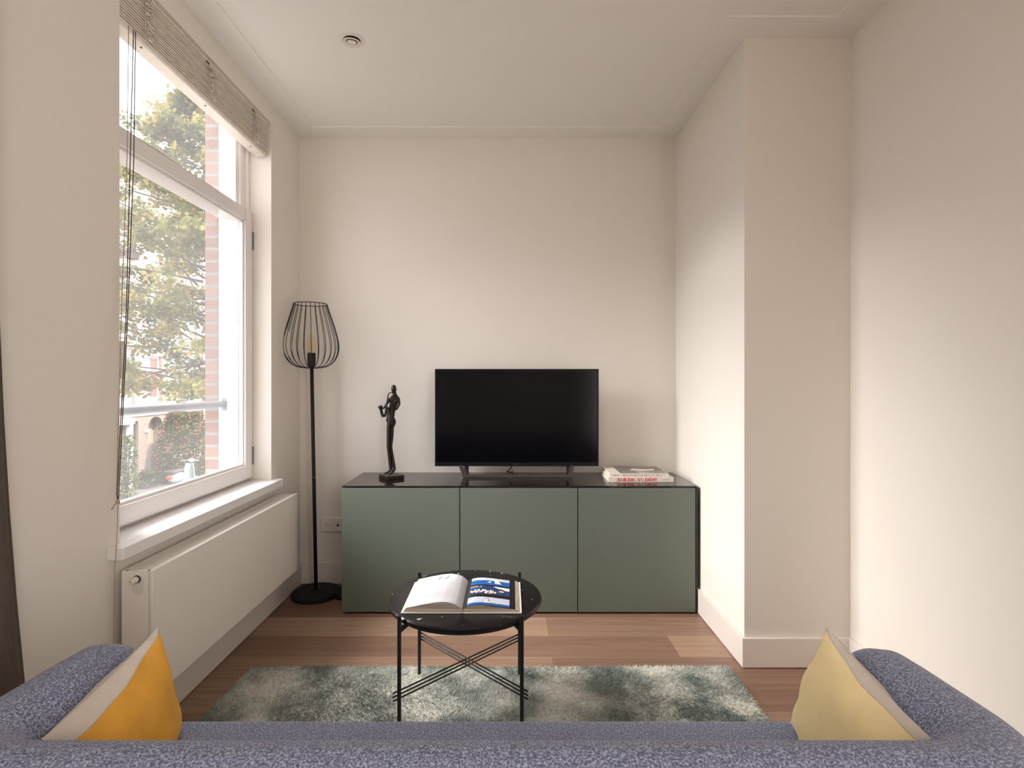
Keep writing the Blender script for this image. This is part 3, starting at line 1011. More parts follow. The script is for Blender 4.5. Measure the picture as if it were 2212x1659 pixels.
# stencil serif lettering of the spine title
GL = {
    'A': (0.80, [[(0, 0), (.07, 0), (.40, .93), (.36, 1)], [(.34, 1), (.50, 1), (.80, 0), (.56, 0)], [(-.04, 0), (.16, 0), (.16, .05), (-.04, .05)]]),
    'M': (1.0, [[(.05, 0), (.11, 0), (.14, 1), (.08, 1)], [(.12, 1), (.30, 1), (.54, .1), (.46, 0)], [(.52, .0), (.56, .1), (.78, 1), (.74, 1)], [(.74, 0), (.96, 0), (.94, 1), (.76, 1)]]),
    'E': (0.68, [[(.05, 0), (.29, 0), (.29, 1), (.05, 1)], [(.32, .94), (.60, .94), (.60, 1), (.32, 1)], [(.32, 0), (.62, 0), (.62, .06), (.32, .06)], [(.32, .47), (.50, .47), (.50, .53), (.32, .53)], [(.54, .75), (.60, .75), (.60, .95), (.54, .95)], [(.56, .05), (.62, .05), (.62, .28), (.56, .28)], [(.46, .36), (.50, .36), (.50, .64), (.46, .64)]]),
    'R': (0.78, [[(.05, 0), (.29, 0), (.29, 1), (.05, 1)], [(.33, .94), (.50, .94), (.66, .86), (.66, .60), (.50, .50), (.48, .50), (.48, .92), (.33, 1)], [(.44, .48), (.60, .40), (.76, 0), (.54, 0)]]),
    'I': (0.36, [[(.05, 0), (.29, 0), (.29, 1), (.05, 1)]]),
    'C': (0.72, [[(.05, .5), (.09, .18), (.28, .0), (.34, .0), (.28, .2), (.27, .5), (.28, .8), (.34, 1), (.28, 1), (.09, .82)], [(.36, .94), (.50, .94), (.60, .80), (.64, .80), (.64, 1), (.36, 1)], [(.36, 0), (.52, 0), (.66, .20), (.62, .22), (.50, .07), (.36, .06)]]),
    'N': (0.86, [[(.05, 0), (.11, 0), (.11, .95), (.05, .95)], [(.05, 1), (.26, 1), (.76, .05), (.72, 0), (.66, 0)], [(.72, .10), (.78, .10), (.78, 1), (.72, 1)]]),
    'D': (0.82, [[(.05, 0), (.29, 0), (.29, 1), (.05, 1)], [(.34, 1), (.52, .97), (.72, .8), (.78, .5), (.72, .2), (.52, .03), (.34, 0), (.34, .05), (.46, .1), (.54, .3), (.55, .5), (.54, .7), (.46, .9), (.34, .95)]]),
    'O': (0.84, [[(.36, 1), (.20, .97), (.08, .78), (.05, .5), (.08, .22), (.20, .03), (.36, 0), (.30, .2), (.28, .5), (.30, .8)], [(.44, 1), (.60, .97), (.74, .78), (.78, .5), (.74, .22), (.60, .03), (.44, 0), (.52, .2), (.54, .5), (.52, .8)]]),
    ' ': (0.28, []),
}
tm = MB()
word = 'AMERICAN DIOR'
tw = sum(GL[c][0] for c in word)
hh = 0.0175
scx = 0.217 / tw
cx = 0.5635
for c in word:
    w_, polys = GL[c]
    for p in polys:
        tm.prism([(cx + u * scx, BZ + 0.0042 + v * hh) for u, v in p], 2.9446, 2.9451, 'y')
    cx += w_ * scx
tag(tm.build('title', M['redink'], b1), 'red spine lettering')
text('ASSOULINE', 0.0065, (0.826, 2.9446, BZ + 0.0125), (PI / 2, 0, 0), M['greyink'], b1, 'imprint', sx=1.0)
text('ASSOULINE', 0.0065, (0.562, 2.9496, BZ + 0.0345), (PI / 2, 0, 0), M['greyink'], b2, 'imprint', sx=1.0)
og = MB()
salmon = mat('salmon_ink', (0.62, 0.36, 0.28), 0.6)
for k in range(11):
    x = 0.604 + k * 0.0195
    z = BZ + 0.0352
    rr = 0.0058 + 0.001 * math.sin(k * 2.1)
    og.tube([(x + rr * math.cos(2 * PI * q / 14) * 1.15, 2.9497, z + rr * math.sin(2 * PI * q / 14)) for q in range(14)], 0.0005, 4, closed=True)
    if k % 3 != 1:
        MB().prism([(x + 0.005 * math.cos(2 * PI * q / 8 + k), z + 0.0035 * math.sin(2 * PI * q / 8)) for q in range(8)], 2.9494, 2.9499, 'y').build('spine_ornament', salmon, b2)
og.build('spine_lettering', M['greyink'], b2)

# ------------------------------------------------------------------ coffee table
TCX, TCY, TR, TZ = -0.157, 2.020, 0.2735, 0.411
ct = thing('coffee_table', 'small round coffee table with black marble top and thin black legs', 'coffee table', (TCX, TCY, 0))
MB().lathe([(TR - 0.012, TZ - 0.022), (TR - 0.003, TZ - 0.018), (TR, TZ - 0.012), (TR, TZ - 0.005), (TR - 0.004, TZ), (0.001, TZ)], (TCX, TCY, 0), 96).build('table_top', M['marble'], ct, smooth=True, auto=0.5)
LGX0, LGX1, LGY0, LGY1 = -0.357, 0.041, 1.818, 2.226
for (x, y) in ((LGX0, LGY0), (LGX1, LGY0), (LGX0, LGY1), (LGX1, LGY1)):
    lg = MB()
    lg.tube([(x, y, 0.020), (x, y, TZ + 0.011)], 0.0066, 14)
    lg.build('leg', M['black'], ct, smooth=True, auto=0.8)
    k = MB()
    d = Vector((TCX - x, TCY - y, 0)).normalized()
    p = Vector((x, y, 0))
    side = Vector((-d.y, d.x, 0)) * 0.003
    a, b, c_ = p + d * 0.004, p + d * 0.045, p + d * 0.004
    vs = []
    for s in (1, -1):
        for (q, z) in ((a, TZ - 0.0235), (b, TZ - 0.0235), (b, TZ - 0.029), (a, TZ - 0.045)):
            vs.append(q + side * s + Vector((0, 0, z)))
    k.add(vs, [(0, 1, 2, 3), (7, 6, 5, 4), (0, 4, 5, 1), (1, 5, 6, 2), (2, 6, 7, 3), (3, 7, 4, 0)])
    k.build('bracket', M['black'], ct)
for (pa, pb, off) in (((LGX0, LGY0), (LGX1, LGY1), 0.0), ((LGX0, LGY1), (LGX1, LGY0), 0.0065)):
    a, b = Vector(pa + (0,)), Vector(pb + (0,))
    d = (b - a).normalized()
    side = Vector((-d.y, d.x, 0)) * 0.0085
    rm = MB()
    for k in range(3):
        z = 0.148 + k * 0.0125 + off
        rm.tube([a - d * 0.018 + side + Vector((0, 0, z)), b + d * 0.018 + side + Vector((0, 0, z))], 0.0027, 8)
    rm.build('cross_bars', M['black'], ct, smooth=True, auto=0.8)
RIM = MB().tube([(TCX + (TR - 0.02) * math.cos(2 * PI * k / 64), TCY + (TR - 0.02) * math.sin(2 * PI * k / 64), TZ - 0.0265) for k in range(64)], 0.0035, 8, closed=True)
RIM.build('support_ring', M['black'], ct, smooth=True)

# ------------------------------------------------------------------ open book on the table
ob_ = thing('open_book', 'large picture book lying open on the marble table', 'book', (-0.159, 1.998, TZ))
OX0, OX1, OY0, OY1, OS = -0.360, 0.042, 1.857, 2.140, -0.156
z0 = TZ + 0.0006
cv = MB()
cv.box(OX0, OS - 0.006, OY0, OY1, z0, z0 + 0.0035)
cv.box(OS + 0.006, OX1, OY0, OY1, z0, z0 + 0.0035)
cv.box(OS - 0.006, OS + 0.006, OY0, OY1, z0 + 0.001, z0 + 0.003)
cv.build('cover', M['cover'], ob_, bevel=0.0006)


def interp(tab, u):
    for (a, za), (b, zb_) in zip(tab, tab[1:]):
        if u <= b:
            t = (u - a) / (b - a)
            t = t * t * (3 - 2 * t) * 0.35 + t * 0.65
            return za + (zb_ - za) * t
    return tab[-1][1]


LT = [(0, .4215), (.05, .431), (.12, .4405), (.22, .4465), (.34, .4490), (.5, .4465), (.7, .4400), (.88, .4330), (1, .4285)]
RT = [(0, .4215), (.05, .4290), (.12, .4345), (.22, .4375), (.34, .4380), (.5, .4355), (.7, .4310), (.88, .4265), (1, .4235)]
PY0, PY1 = OY0 + 0.006, OY1 - 0.006


def lpage(u, v, dz=0.0):
    return (OS - 0.001 - u * 0.186, PY0 + v * (PY1 - PY0), interp(LT, u) + dz)


def rpage(u, v, dz=0.0):
    return (OS + 0.001 + u * 0.176, PY0 + v * (PY1 - PY0), interp(RT, u) + dz)


def block(name, page, over, m):
    """closed page block: curved top, flat bottom"""
    b = MB()
    N = 40
    top0 = [page(i / N, 0, -0.0004) for i in range(N + 1)]
    top1 = [page(i / N, 1, -0.0004) for i in range(N + 1)]
    sgn = -1 if page is lpage else 1
    top0.append((top0[-1][0] + sgn * over, PY0, z0 + 0.006))
    top1.append((top1[-1][0] + sgn * over, PY1, z0 + 0.006))
    zb2 = z0 + 0.0036
    bot0 = [(p[0], PY0, zb2) for p in top0]
    bot1 = [(p[0], PY1, zb2) for p in top1]
    K = len(top0)
    vs = top0 + top1 + bot0 + bot1
    fs = []
    for i in range(K - 1):
        fs.append((i, i + 1, K + i + 1, K + i))
        fs.append((2 * K + i, 3 * K + i, 3 * K + i + 1, 2 * K + i + 1))
        fs.append((i, 2 * K + i, 2 * K + i + 1, i + 1))
        fs.append((K + i, K + i + 1, 3 * K + i + 1, 3 * K + i))
    fs.append((0, K, 3 * K, 2 * K))
    fs.append((K - 1, 3 * K - 1, 4 * K - 1, 2 * K - 1))
    b.add(vs, fs)
    return b.build(name, m, ob_)


M['pages2'] = ramp_noise_mat('open_page_edges', [(0.36, (0.30, 0.26, 0.22)), (0.5, (0.56, 0.50, 0.43)), (0.64, (0.76, 0.71, 0.64))], 22, 0.8, 2, stretch=(0.25, 0.25, 22))
block('page_block', lpage, 0.010, M['pages2'])
block('page_block', rpage, 0.012, M['pages2'])
LP = MB().grid(lambda u, v: lpage(u, v, 0.0002), 40, 1).build('left_page', M['paper'], ob_, smooth=True, fix=False)
M['blackpage'] = mat('black_page', (0.014, 0.013, 0.015), 0.35, spec=0.5)
RP = MB().grid(lambda u, v: rpage(u, v, 0.0002), 40, 1).build('right_page', M['blackpage'], ob_, smooth=True, fix=False)


def patch(name, page, u0, u1, v0, v1, m, dz, n=40, parent=RP):
    return MB().grid(lambda u, v: page(u0 + u * (u1 - u0), v0 + v * (v1 - v0), dz), n, 1).build(name, m, parent, smooth=True, fix=False)


sky_p = mat('printed_pale_sky', (0.56, 0.60, 0.70), 0.4)
sea_p = mat('printed_blue_sea', (0.015, 0.11, 0.38), 0.4)
whi_p = mat('printed_white', (0.80, 0.74, 0.66), 0.4)
ora_p = mat('printed_orange', (0.55, 0.22, 0.05), 0.4)
yel_p = mat('printed_yellow', (0.80, 0.62, 0.22), 0.4)
nav_p = mat('printed_navy', (0.02, 0.05, 0.16), 0.4)
txt_p = mat('printed_text_grey', (0.50, 0.50, 0.52), 0.7)


def vv_(y):
    return (y - PY0) / (PY1 - PY0)


def pic(name, u0, u1, y0, y1, parts):
    base = patch(name, rpage, u0, u1, vv_(y0), vv_(y1), parts[0], 0.0005)
    return base


U0, U1 = 0.085, 0.885
pic('top_photograph', U0, U1, 2.052, 2.122, [sky_p])
patch('top_photograph_sea', rpage, U0, U1, vv_(2.052), vv_(2.096), sea_p, 0.0007)


def poly_on(name, pts, m, dz, page=rpage):
    q = MB()
    for poly in pts:
        q.add([page(u, vv_(y), dz) for u, y in poly], [tuple(range(len(poly)))])
    return q.build(name, m, RP, fix=False)


poly_on('top_photograph_sails', [[(0.42, 2.074), (0.60, 2.118), (0.66, 2.068)], [(0.62, 2.114), (0.72, 2.066), (0.58, 2.070)], [(0.40, 2.078), (0.62, 2.072), (0.62, 2.066)]], whi_p, 0.0010)
pic('middle_photograph', U0, U1, 1.962, 2.040, [nav_p])
patch('middle_photograph_sea', rpage, U0, 0.28, vv_(2.012), vv_(2.030), sea_p, 0.0007)
patch('middle_photograph_awning', rpage, U0, 0.25, vv_(2.026), vv_(2.039), ora_p, 0.0009)
poly_on('middle_photograph_deck', [[(0.27, 2.038), (0.60, 2.039), (U1, 2.036), (U1, 2.008), (0.66, 2.013), (0.30, 2.028)]], whi_p, 0.0010)
random.seed(3)
cr = []
cr2 = []
for k in range(26):
    u = U0 + 0.03 + 0.50 * k / 26 + random.uniform(-.01, .01)
    y = 1.990 - 0.010 * k / 26 + random.uniform(-.010, .010)
    a, h = random.uniform(0.014, 0.030), random.uniform(0.005, 0.010)
    (cr if k % 2 else cr2).append([(u - a, y - h), (u + a, y - h * .7), (u + a * .8, y + h), (u - a * .6, y + h * .8)])
cr.append([(0.66, 1.992), (0.78, 1.990), (0.76, 2.002), (0.69, 2.003)])
poly_on('middle_photograph_crew', cr, yel_p, 0.0011)
poly_on('middle_photograph_deckhands', cr2, whi_p, 0.0013)
pic('bottom_photograph', U0 - 0.01, U1, 1.868, 1.936, [sky_p])
patch('bottom_photograph_sea', rpage, U0 - 0.01, U1, vv_(1.868), vv_(1.887), sea_p, 0.0007)
sb_ = [[(0.38, 1.886), (0.46, 1.928), (0.50, 1.886)]]
for u in (0.10, 0.14, 0.18, 0.26, 0.56, 0.60, 0.65, 0.74, 0.78, 0.82):
    h = random.uniform(0.008, 0.018)
    sb_.append([(u - 0.012, 1.885), (u, 1.885 + h), (u + 0.014, 1.885)])
poly_on('bottom_photograph_sails', sb_, whi_p, 0.0010)
poly_on('bottom_photograph_spinnaker', [[(0.455, 1.928), (0.47, 1.900), (0.50, 1.905)]], ora_p, 0.0012)
# handwritten flourish and faint text on the left page
sg = MB()
hw = [(0.560, 2.080), (0.540, 2.104), (0.505, 2.104), (0.430, 2.082), (0.395, 2.086), (0.380, 2.112)]
for (u_a, y_a), (u_b, y_b) in zip(hw, hw[1:]):
    pa, pb = Vector(lpage(u_a, vv_(y_a), 0.0008)), Vector(lpage(u_b, vv_(y_b), 0.0008))
    sg.tube([pa, pb], 0.0009, 5)
sg.build('handwriting', M['greyink'], LP)
tl_ = MB()
for k in range(17):
    y = 2.050 - k * 0.0088
    if k == 5:
        continue
    tl_.add([lpage(u, vv_(yy), 0.0005) for (u, yy) in [(0.22 + q * (0.60 if k not in (4, 16) else 0.35) / 14, y) for q in range(15)]] +
            [lpage(u, vv_(yy), 0.0005) for (u, yy) in [(0.22 + q * (0.60 if k not in (4, 16) else 0.35) / 14, y - 0.0022) for q in range(15)]],
            [(i, i + 1, 16 + i, 15 + i) for i in range(14)])
tl_.build('text_lines', txt_p, LP, fix=False)

# ------------------------------------------------------------------ rug
rg = thing('rug', 'shaggy grey-green rug on the floor under the coffee table', 'rug', (-0.08, 1.5, 0))
GX0, GX1, GY0, GY1 = -1.062, 0.895, 0.66, 2.300
MB().box(GX0, GX1, GY0, GY1, 0.0005, 0.008).build('backing', M['rug'], rg)
import numpy as np
rs = np.random.RandomState(5)


def blades(n, x0, x1, y0, y1, z, L, wd):
    px = rs.uniform(x0, x1, n)
    py = rs.uniform(y0, y1, n)
    # pile direction drifts in soft patches
    a = 2.2 * np.sin(px * 5.1 + 1.0) * np.cos(py * 6.3) + rs.uniform(-1.3, 1.3, n)
    ln = L * rs.uniform(0.6, 1.2, n)
    lean_ = rs.uniform(0.35, 1.0, n)
    tx, ty = np.cos(a) * ln * lean_, np.sin(a) * ln * lean_
    tz = ln * (0.95 - 0.45 * lean_)
    b = rs.uniform(0, 2 * PI, n)
    wx, wy = np.cos(b) * wd, np.sin(b) * wd
    v = np.empty((n, 3, 3))
    v[:, 0] = np.stack([px - wx, py - wy, np.full(n, z)], 1)
    v[:, 1] = np.stack([px + wx, py + wy, np.full(n, z)], 1)
    v[:, 2] = np.stack([px + tx, py + ty, z + tz], 1)
    return v.reshape(-1, 3)


vb = np.concatenate([blades(150000, GX0, GX1, 1.18, GY1, 0.007, 0.016, 0.0016), blades(14000, GX0, GX1, GY0, 1.18, 0.007, 0.016, 0.002),
                     blades(2600, GX0 - 0.004, GX0 + 0.004, GY0, GY1, 0.004, 0.015, 0.0014), blades(2600, GX1 - 0.004, GX1 + 0.004, GY0, GY1, 0.004, 0.015, 0.0014),
                     blades(2600, GX0, GX1, GY1 - 0.004, GY1 + 0.003, 0.004, 0.015, 0.0014)])
ro = ORG[rg.name]
vb = vb - np.array([ro.x, ro.y, ro.z])
me = bpy.data.meshes.new('pile')
nv = len(vb)
me.vertices.add(nv)
me.vertices.foreach_set('co', vb.astype(np.float32).ravel())
me.loops.add(nv)
me.loops.foreach_set('vertex_index', np.arange(nv, dtype=np.int32))
me.polygons.add(nv // 3)
me.polygons.foreach_set('loop_start', np.arange(0, nv, 3, dtype=np.int32))
me.update(calc_edges=True)
me.materials.append(M['rug'])
pile = bpy.data.objects.new('pile', me)
COL.objects.link(pile)
pile.parent = rg
pile['kind'] = 'stuff'

# ------------------------------------------------------------------ sofa
so = thing('sofa', 'blue-grey melange sofa seen from behind, in the foreground', 'sofa', (-0.04, 1.0, 0))
RS = 0.078


def shell_path():
    pts = []
    xl, xr, yb = -0.831, 0.746, 0.795
    rc = 0.11
    for y in (1.255, 1.252, 1.245, 1.232, 1.21, 1.18, 1.14, 1.08, 1.0, 0.95):
        pts.append((xl, y))
    for k in range(0, 9):
        a = PI + (PI / 2) * k / 8
        pts.append((xl + rc + rc * math.cos(a), yb + rc + rc * math.sin(a)))
    for k in range(1, 14):
        pts.append((xl + rc + (xr - xl - 2 * rc) * k / 14, yb))
    for k in range(0, 9):
        a = -PI / 2 + (PI / 2) * k / 8
        pts.append((xr - rc + rc * math.cos(a), yb + rc + rc * math.sin(a)))
    for y in (0.95, 1.0, 1.06, 1.12, 1.16, 1.19, 1.212, 1.225, 1.232, 1.235):
        pts.append((xr, y))
    return pts


pth = shell_path()
PL = len(pth)
prof_n = 16
verts = []
# cumulative distance
cum = [0]
for a, b in zip(pth, pth[1:]):
    cum.append(cum[-1] + math.hypot(b[0] - a[0], b[1] - a[1]))
tot = cum[-1]
REND = 0.14
for i, (x, y) in enumerate(pth):
    p0, p1 = pth[max(i - 1, 0)], pth[min(i + 1, PL - 1)]
    tx, ty = p1[0] - p0[0], p1[1] - p0[1]
    l = math.hypot(tx, ty)
    tx, ty = tx / l, ty / l
    nx, ny = -ty, tx
    e = min(cum[i], tot - cum[i])
    sc = 1.0 if e >= REND else math.sqrt(max(0.0, 1 - ((REND - e) / REND) ** 2)) * 0.94 + 0.06
    zc = 0.572 + 0.010 * min(1, max(0, (min(cum[i], tot - cum[i]) - 0.15) / 0.3))
    hr = RS
    ring = []
    for k in range(prof_n + 1):
        a = PI * k / prof_n
        ring.append((hr * math.cos(a) * (sc * .75 + .25), zc - (1 - sc) * 0.10 + hr * math.sin(a) * sc))
    ring.append((-hr * 0.98 * (sc * .75 + .25), 0.40))
    ring.append((-hr * 0.9 * (sc * .6 + .4), 0.17))
    ring.append((-hr * 0.7 * (sc * .6 + .4), 0.150))
    ring.append((hr * 0.7 * (sc * .6 + .4), 0.150))
    ring.append((hr * 0.9 * (sc * .6 + .4), 0.17))
    ring.append((hr * 0.98 * (sc * .75 + .25), 0.40))
    for (u, z) in ring:
        verts.append((x + nx * u, y + ny * u, z))
K = prof_n + 7
sh = MB()
fs = [(i * K + k, i * K + (k + 1) % K, (i + 1) * K + (k + 1) % K, (i + 1) * K + k) for i in range(PL - 1) for k in range(K)]
fs.append(tuple(range(K)))
fs.append(tuple((PL - 1) * K + k for k in range(K)))
sh.add(verts, fs)
sh.build('shell', M['sofa'], so, smooth=True, auto=1.2)


def cushion_block(name, x0, x1, y0, y1, z0, z1, m, parent, r=0.04):
    b = MB().box(x0, x1, y0, y1, z0, z1)
    return b.build(name, m, parent, smooth=True, bevel=r, seg=6)


cushion_block('seat_cushion', -0.756, 0.668, 0.870, 1.262, 0.262, 0.432, M['sofa'], so, 0.035)
cushion_block('seat_frame', -0.750, 0.664, 0.870, 1.225, 0.150, 0.262, M['sofa'], so, 0.01)
for (x, y) in ((-0.80, 1.17), (0.715, 1.17), (-0.76, 0.83), (0.68, 0.83)):
    MB().lathe([(0.010, 0.0225), (0.014, 0.155)], (x, y, 0), 16).build('leg', M['black'], so, smooth=True, auto=0.8)


# ------------------------------------------------------------------ scatter cushions


def pillow(name, label, A, B, C, D, T, nrm_side, mf, mb_, seed, wrap):
    """A top-front, B top-back, C bottom-front, D bottom-back corners; front face towards nrm_side"""
    t = thing(name, label, 'cushion', tuple((Vector(C) + Vector(D)) / 2), 'yellow cushions in the corners of the sofa')
    A, B, C, D = map(Vector, (A, B, C, D))
    nrm = (B - A).cross(C - A).normalized()
    if nrm.dot(Vector(nrm_side)) < 0:
        nrm = -nrm
    rn = random.Random(seed)
    ph_ = [rn.uniform(0, 6.28) for _ in range(6)]

    def surf(u, v, s):
        # pinch the outline between the corners
        uu = 2 * u - 1
        vv2 = 2 * v - 1
        pin = 0.055
        u2 = 0.5 + 0.5 * uu * (1 - pin * (1 - vv2 * vv2) * abs(uu))
        v2 = 0.5 + 0.5 * vv2 * (1 - pin * (1 - uu * uu) * abs(vv2))
        p = A.lerp(B, u2).lerp(C.lerp(D, u2), v2)
        h = max(0, (1 - uu ** 2)) ** 0.52 * max(0, (1 - vv2 ** 2)) ** 0.52
        edge = (1 - h) * h * 4
        wr = 0.0030 * edge * (math.sin(15 * u + ph_[0]) * math.cos(3 * v + ph_[1]) + math.sin(17 * v + ph_[2]) * math.cos(3 * u + ph_[3]))
        wr += 0.0035 * math.sin(4 * (u + v) + ph_[4]) * h + 0.0022 * math.sin(9 * (u - v) + ph_[5]) * edge
        return p + nrm * s * (h * T / 2 + wr * (1 if h > 0.02 else 0))

    def v0(u):
        return wrap[0] + wrap[1] * u + 0.0015 * math.sin(9 * u + seed)
    f = MB().grid(lambda u, v: surf(u, v0(u) + (1 - v0(u)) * v, 1), 48, 48).build('front_cover', mf, t, smooth=True, fix=False)
    bc = MB().grid(lambda u, v: surf(u, v, -1), 48, 48)
    bc.grid(lambda u, v: surf(u, v0(u) * v, 1), 48, 8)
    bc.build('back_cover', mb_, t, smooth=True, fix=False)
    pts = [surf(k / 20, v0(k / 20), 1) for k in range(20)] + [surf(1, v0(1) + (1 - v0(1)) * k / 20, 1) for k in range(20)] + [surf(1 - k / 20, 1, 1) for k in range(20)] + [surf(0, 1 - (1 - v0(0)) * k / 20, 1) for k in range(20)]
    MB().tube(pts, 0.0016, 6, closed=True).build('seam', mb_, t, smooth=True)
    return t


pillow('cushion', 'mustard cushion with cream back against the left sofa arm', (-0.722, 1.150, 0.678), (-0.748, 0.895, 0.612), (-0.706, 1.205, 0.440), (-0.640, 0.930, 0.435), 0.10, (1, 0, 0.2), M['cushy'], M['linen'], 1, (0.02, 0.115))
pillow('cushion', 'pale yellow cushion against the right sofa arm', (0.653, 1.150, 0.680), (0.676, 0.895, 0.612), (0.606, 1.205, 0.450), (0.560, 0.930, 0.435), 0.10, (-1, 0, 0.2), M['cushp'], M['linen'], 2, (0.015, 0.05))

# ------------------------------------------------------------------ curtain at the left edge
cu = MB()


def curt(u, v):
    z = 0.02 + v * 2.56
    edge = 1.303 + 0.075 * max(0.0, (1.75 - z) / 1.3) ** 2
    y = 0.30 + (edge - 0.30) * u
    x = -1.150 + 0.030 * math.sin(u * 9.5 * PI) - 0.012 * (1 - u)
    if u > 0.96:
        x -= (u - 0.96) * 0.3
    return (x, y, 0.02 + v * 2.56)


cu.grid(curt, 150, 12)
co = cu.build('curtain', M['curtain'], None, smooth=True, fix=False)
sd = co.modifiers.new('thickness', 'SOLIDIFY')
sd.thickness = 0.004
tag(co, 'dark taupe curtain hanging at the left edge of the picture', 'curtain')

# ------------------------------------------------------------------ recessed downlight
dl = thing('downlight', 'small round white spotlight set into the ceiling', 'ceiling light', (-0.656, 2.336, ZC))
DC = (-0.656, 2.336, 0)
tilt = Matrix.Rotation(math.radians(9), 3, 'X') @ Matrix.Rotation(math.radians(5), 3, 'Y')
MB().lathe([(0.034, ZC + 0.0055), (0.034, ZC + 0.003), (0.037, ZC + 0.001), (0.046, ZC + 0.0005), (0.050, ZC + 0.0025), (0.0505, ZC + 0.0058)], DC, 48).build('trim_ring', M['plastic'], dl, smooth=True, auto=0.6)
MB().lathe([(0.033, ZC + 0.0052), (0.036, ZC + 0.0045)], DC, 48).build('gap_shade', M['dark'], dl)  # solid dark disc, shade of the ring gap put into its colour
MB().lathe([(0.0225, 0.002), (0.024, -0.002), (0.0325, -0.004), (0.0335, 0.0)], (DC[0], DC[1], ZC + 0.001), 40, tilt=tilt).build('tilting_ring', M['plastic'], dl, smooth=True, auto=0.6)
MB().lathe([(0.0232, -0.0041), (0.0215, -0.0043)], (DC[0], DC[1], ZC + 0.001), 40, tilt=tilt).build('lamp_gap_shade', M['dark'], dl)  # dark disc around the lamp, gap shade put into its colour
MB().lathe([(0.0205, -0.0046), (0.015, -0.0052), (0.001, -0.0050)], (DC[0], DC[1], ZC + 0.001), 32, tilt=tilt).build('lamp', M['rad'], dl, smooth=True)

# ------------------------------------------------------------------ the street outside
GZ = -2.77
struct('floor_street', MB().box(-40, -1.56, -12, 70, GZ - 0.2, GZ), M['asphalt'], 'pale paved street below the window', 'street')

FX = -14.0
bd = thing('apartment_building', 'brick apartment building across the street with arched doorway', 'building', (FX - 2, 24, GZ))
TOP = 9.0
openings = []   # y0,y1,z0,z1
rows = [(0.31, 2.15), (2.85, 4.85), (5.75, 7.6)]
wcols = [(13.5, 14.6), (15.3, 16.4), (17.3, 18.3), (18.9, 19.2), (20.05, 20.95), (21.60, 22.60), (24.20, 25.15), (26.2, 27.2), (28.2, 29.2), (30.2, 31.2), (33, 34), (36, 37)]
for (z0_, z1_) in rows:
    for c in wcols:
        if c == (18.9, 19.2):
            continue
        openings.append((c[0], c[1], z0_, z1_))
    openings.append((22.95, 23.90, z0_ - 0.45, z1_))
ground = [(20.55, 21.15, GZ, -0.35), (19.0, 20.25, GZ, -0.35), (13.5, 15.0, GZ, -0.35), (25.6, 26.6, GZ + 0.9, -0.5), (28.0, 29.4, GZ, -0.4)]
arches = [(21.72, 22.66, GZ, -0.24), (23.05, 23.75, GZ, -0.22)]
wallb = MB()
ys = sorted(set([9.0, 42.0] + [v for o in openings + ground + arches for v in o[:2]]))
zs = sorted(set([GZ, TOP] + [v for o in openings + ground + arches for v in o[2:]]))
holes = openings + ground + arches
for i in range(len(ys) - 1):
    run0 = None
    for j in range(len(zs) - 1):
        cy, cz = (ys[i] + ys[i + 1]) / 2, (zs[j] + zs[j + 1]) / 2
        inside = any(h[0] < cy < h[1] and h[2] < cz < h[3] for h in holes)
        if not inside and run0 is None:
            run0 = zs[j]
        if inside and run0 is not None:
            wallb.box(FX - 0.45, FX, ys[i], ys[i + 1], run0, zs[j])
            run0 = None
    if run0 is not None:
        wallb.box(FX - 0.45, FX, ys[i], ys[i + 1], run0, TOP)
for (y0, y1, z0_, z1_) in arches:
    r = (y1 - y0) / 2
    cy = (y0 + y1) / 2
    for sgn in (-1, 1):
        poly = [(cy + sgn * r, z1_ - r), (cy + sgn * r, z1_), (cy, z1_)]
        for k in range(9):
            a = PI / 2 * (1 - k / 8)
            poly.append((cy + sgn * r * math.cos(a), z1_ - r + r * math.sin(a)))
        wallb.prism(poly[:-1], FX - 0.45, FX, 'x')
wallb.build('wall', M['facade'], bd)
bnd = MB()
bnd.box(FX, FX + 0.05, 9, 42, -0.16, -0.04)
bnd.box(FX, FX + 0.25, 9, 42, TOP - 0.3, TOP)
for (y0, y1, z0_, z1_) in openings:
    if z0_ in (0.31, 2.85, 5.75):
        bnd.box(FX - 0.05, FX + 0.09, y0 - 0.06, y1 + 0.06, z0_ - 0.09, z0_)
for (y0, y1, z0_, z1_) in arches:
    bnd.box(FX - 0.2, FX + 0.03, y1 + 0.0, y1 + 0.30, GZ, GZ + 0.55)
    bnd.box(FX - 0.2, FX + 0.04, y1 + 0.0, y1 + 0.22, z1_ - 0.58, z1_ - 0.47)
    bnd.box(FX - 0.2, FX + 0.04, y0 - 0.22, y0, z1_ - 0.58, z1_ - 0.47)
bnd.build('stone_bands', M['stone'], bd)
for (y0, y1, z0_, z1_) in openings + ground:
    f = MB()
    x0, x1 = FX - 0.20, FX - 0.14
    w = 0.07
    f.box(x0, x1, y0, y0 + w, z0_, z1_)
    f.box(x0, x1, y1 - w, y1, z0_, z1_)
    f.box(x0, x1, y0 + w, y1 - w, z1_ - w, z1_)
    f.box(x0, x1, y0 + w, y1 - w, z0_, z0_ + w)
    zt = z0_ + (z1_ - z0_) * 0.68
    f.box(x0, x1, y0 + w, y1 - w, zt, zt + 0.05)
    wf = f.build('window', M['white_out'], bd)
    MB().box(FX - 0.18, FX - 0.17, y0 + w, y1 - w, z0_ + w, z1_ - w).build('pane', M['pane_far'], wf)
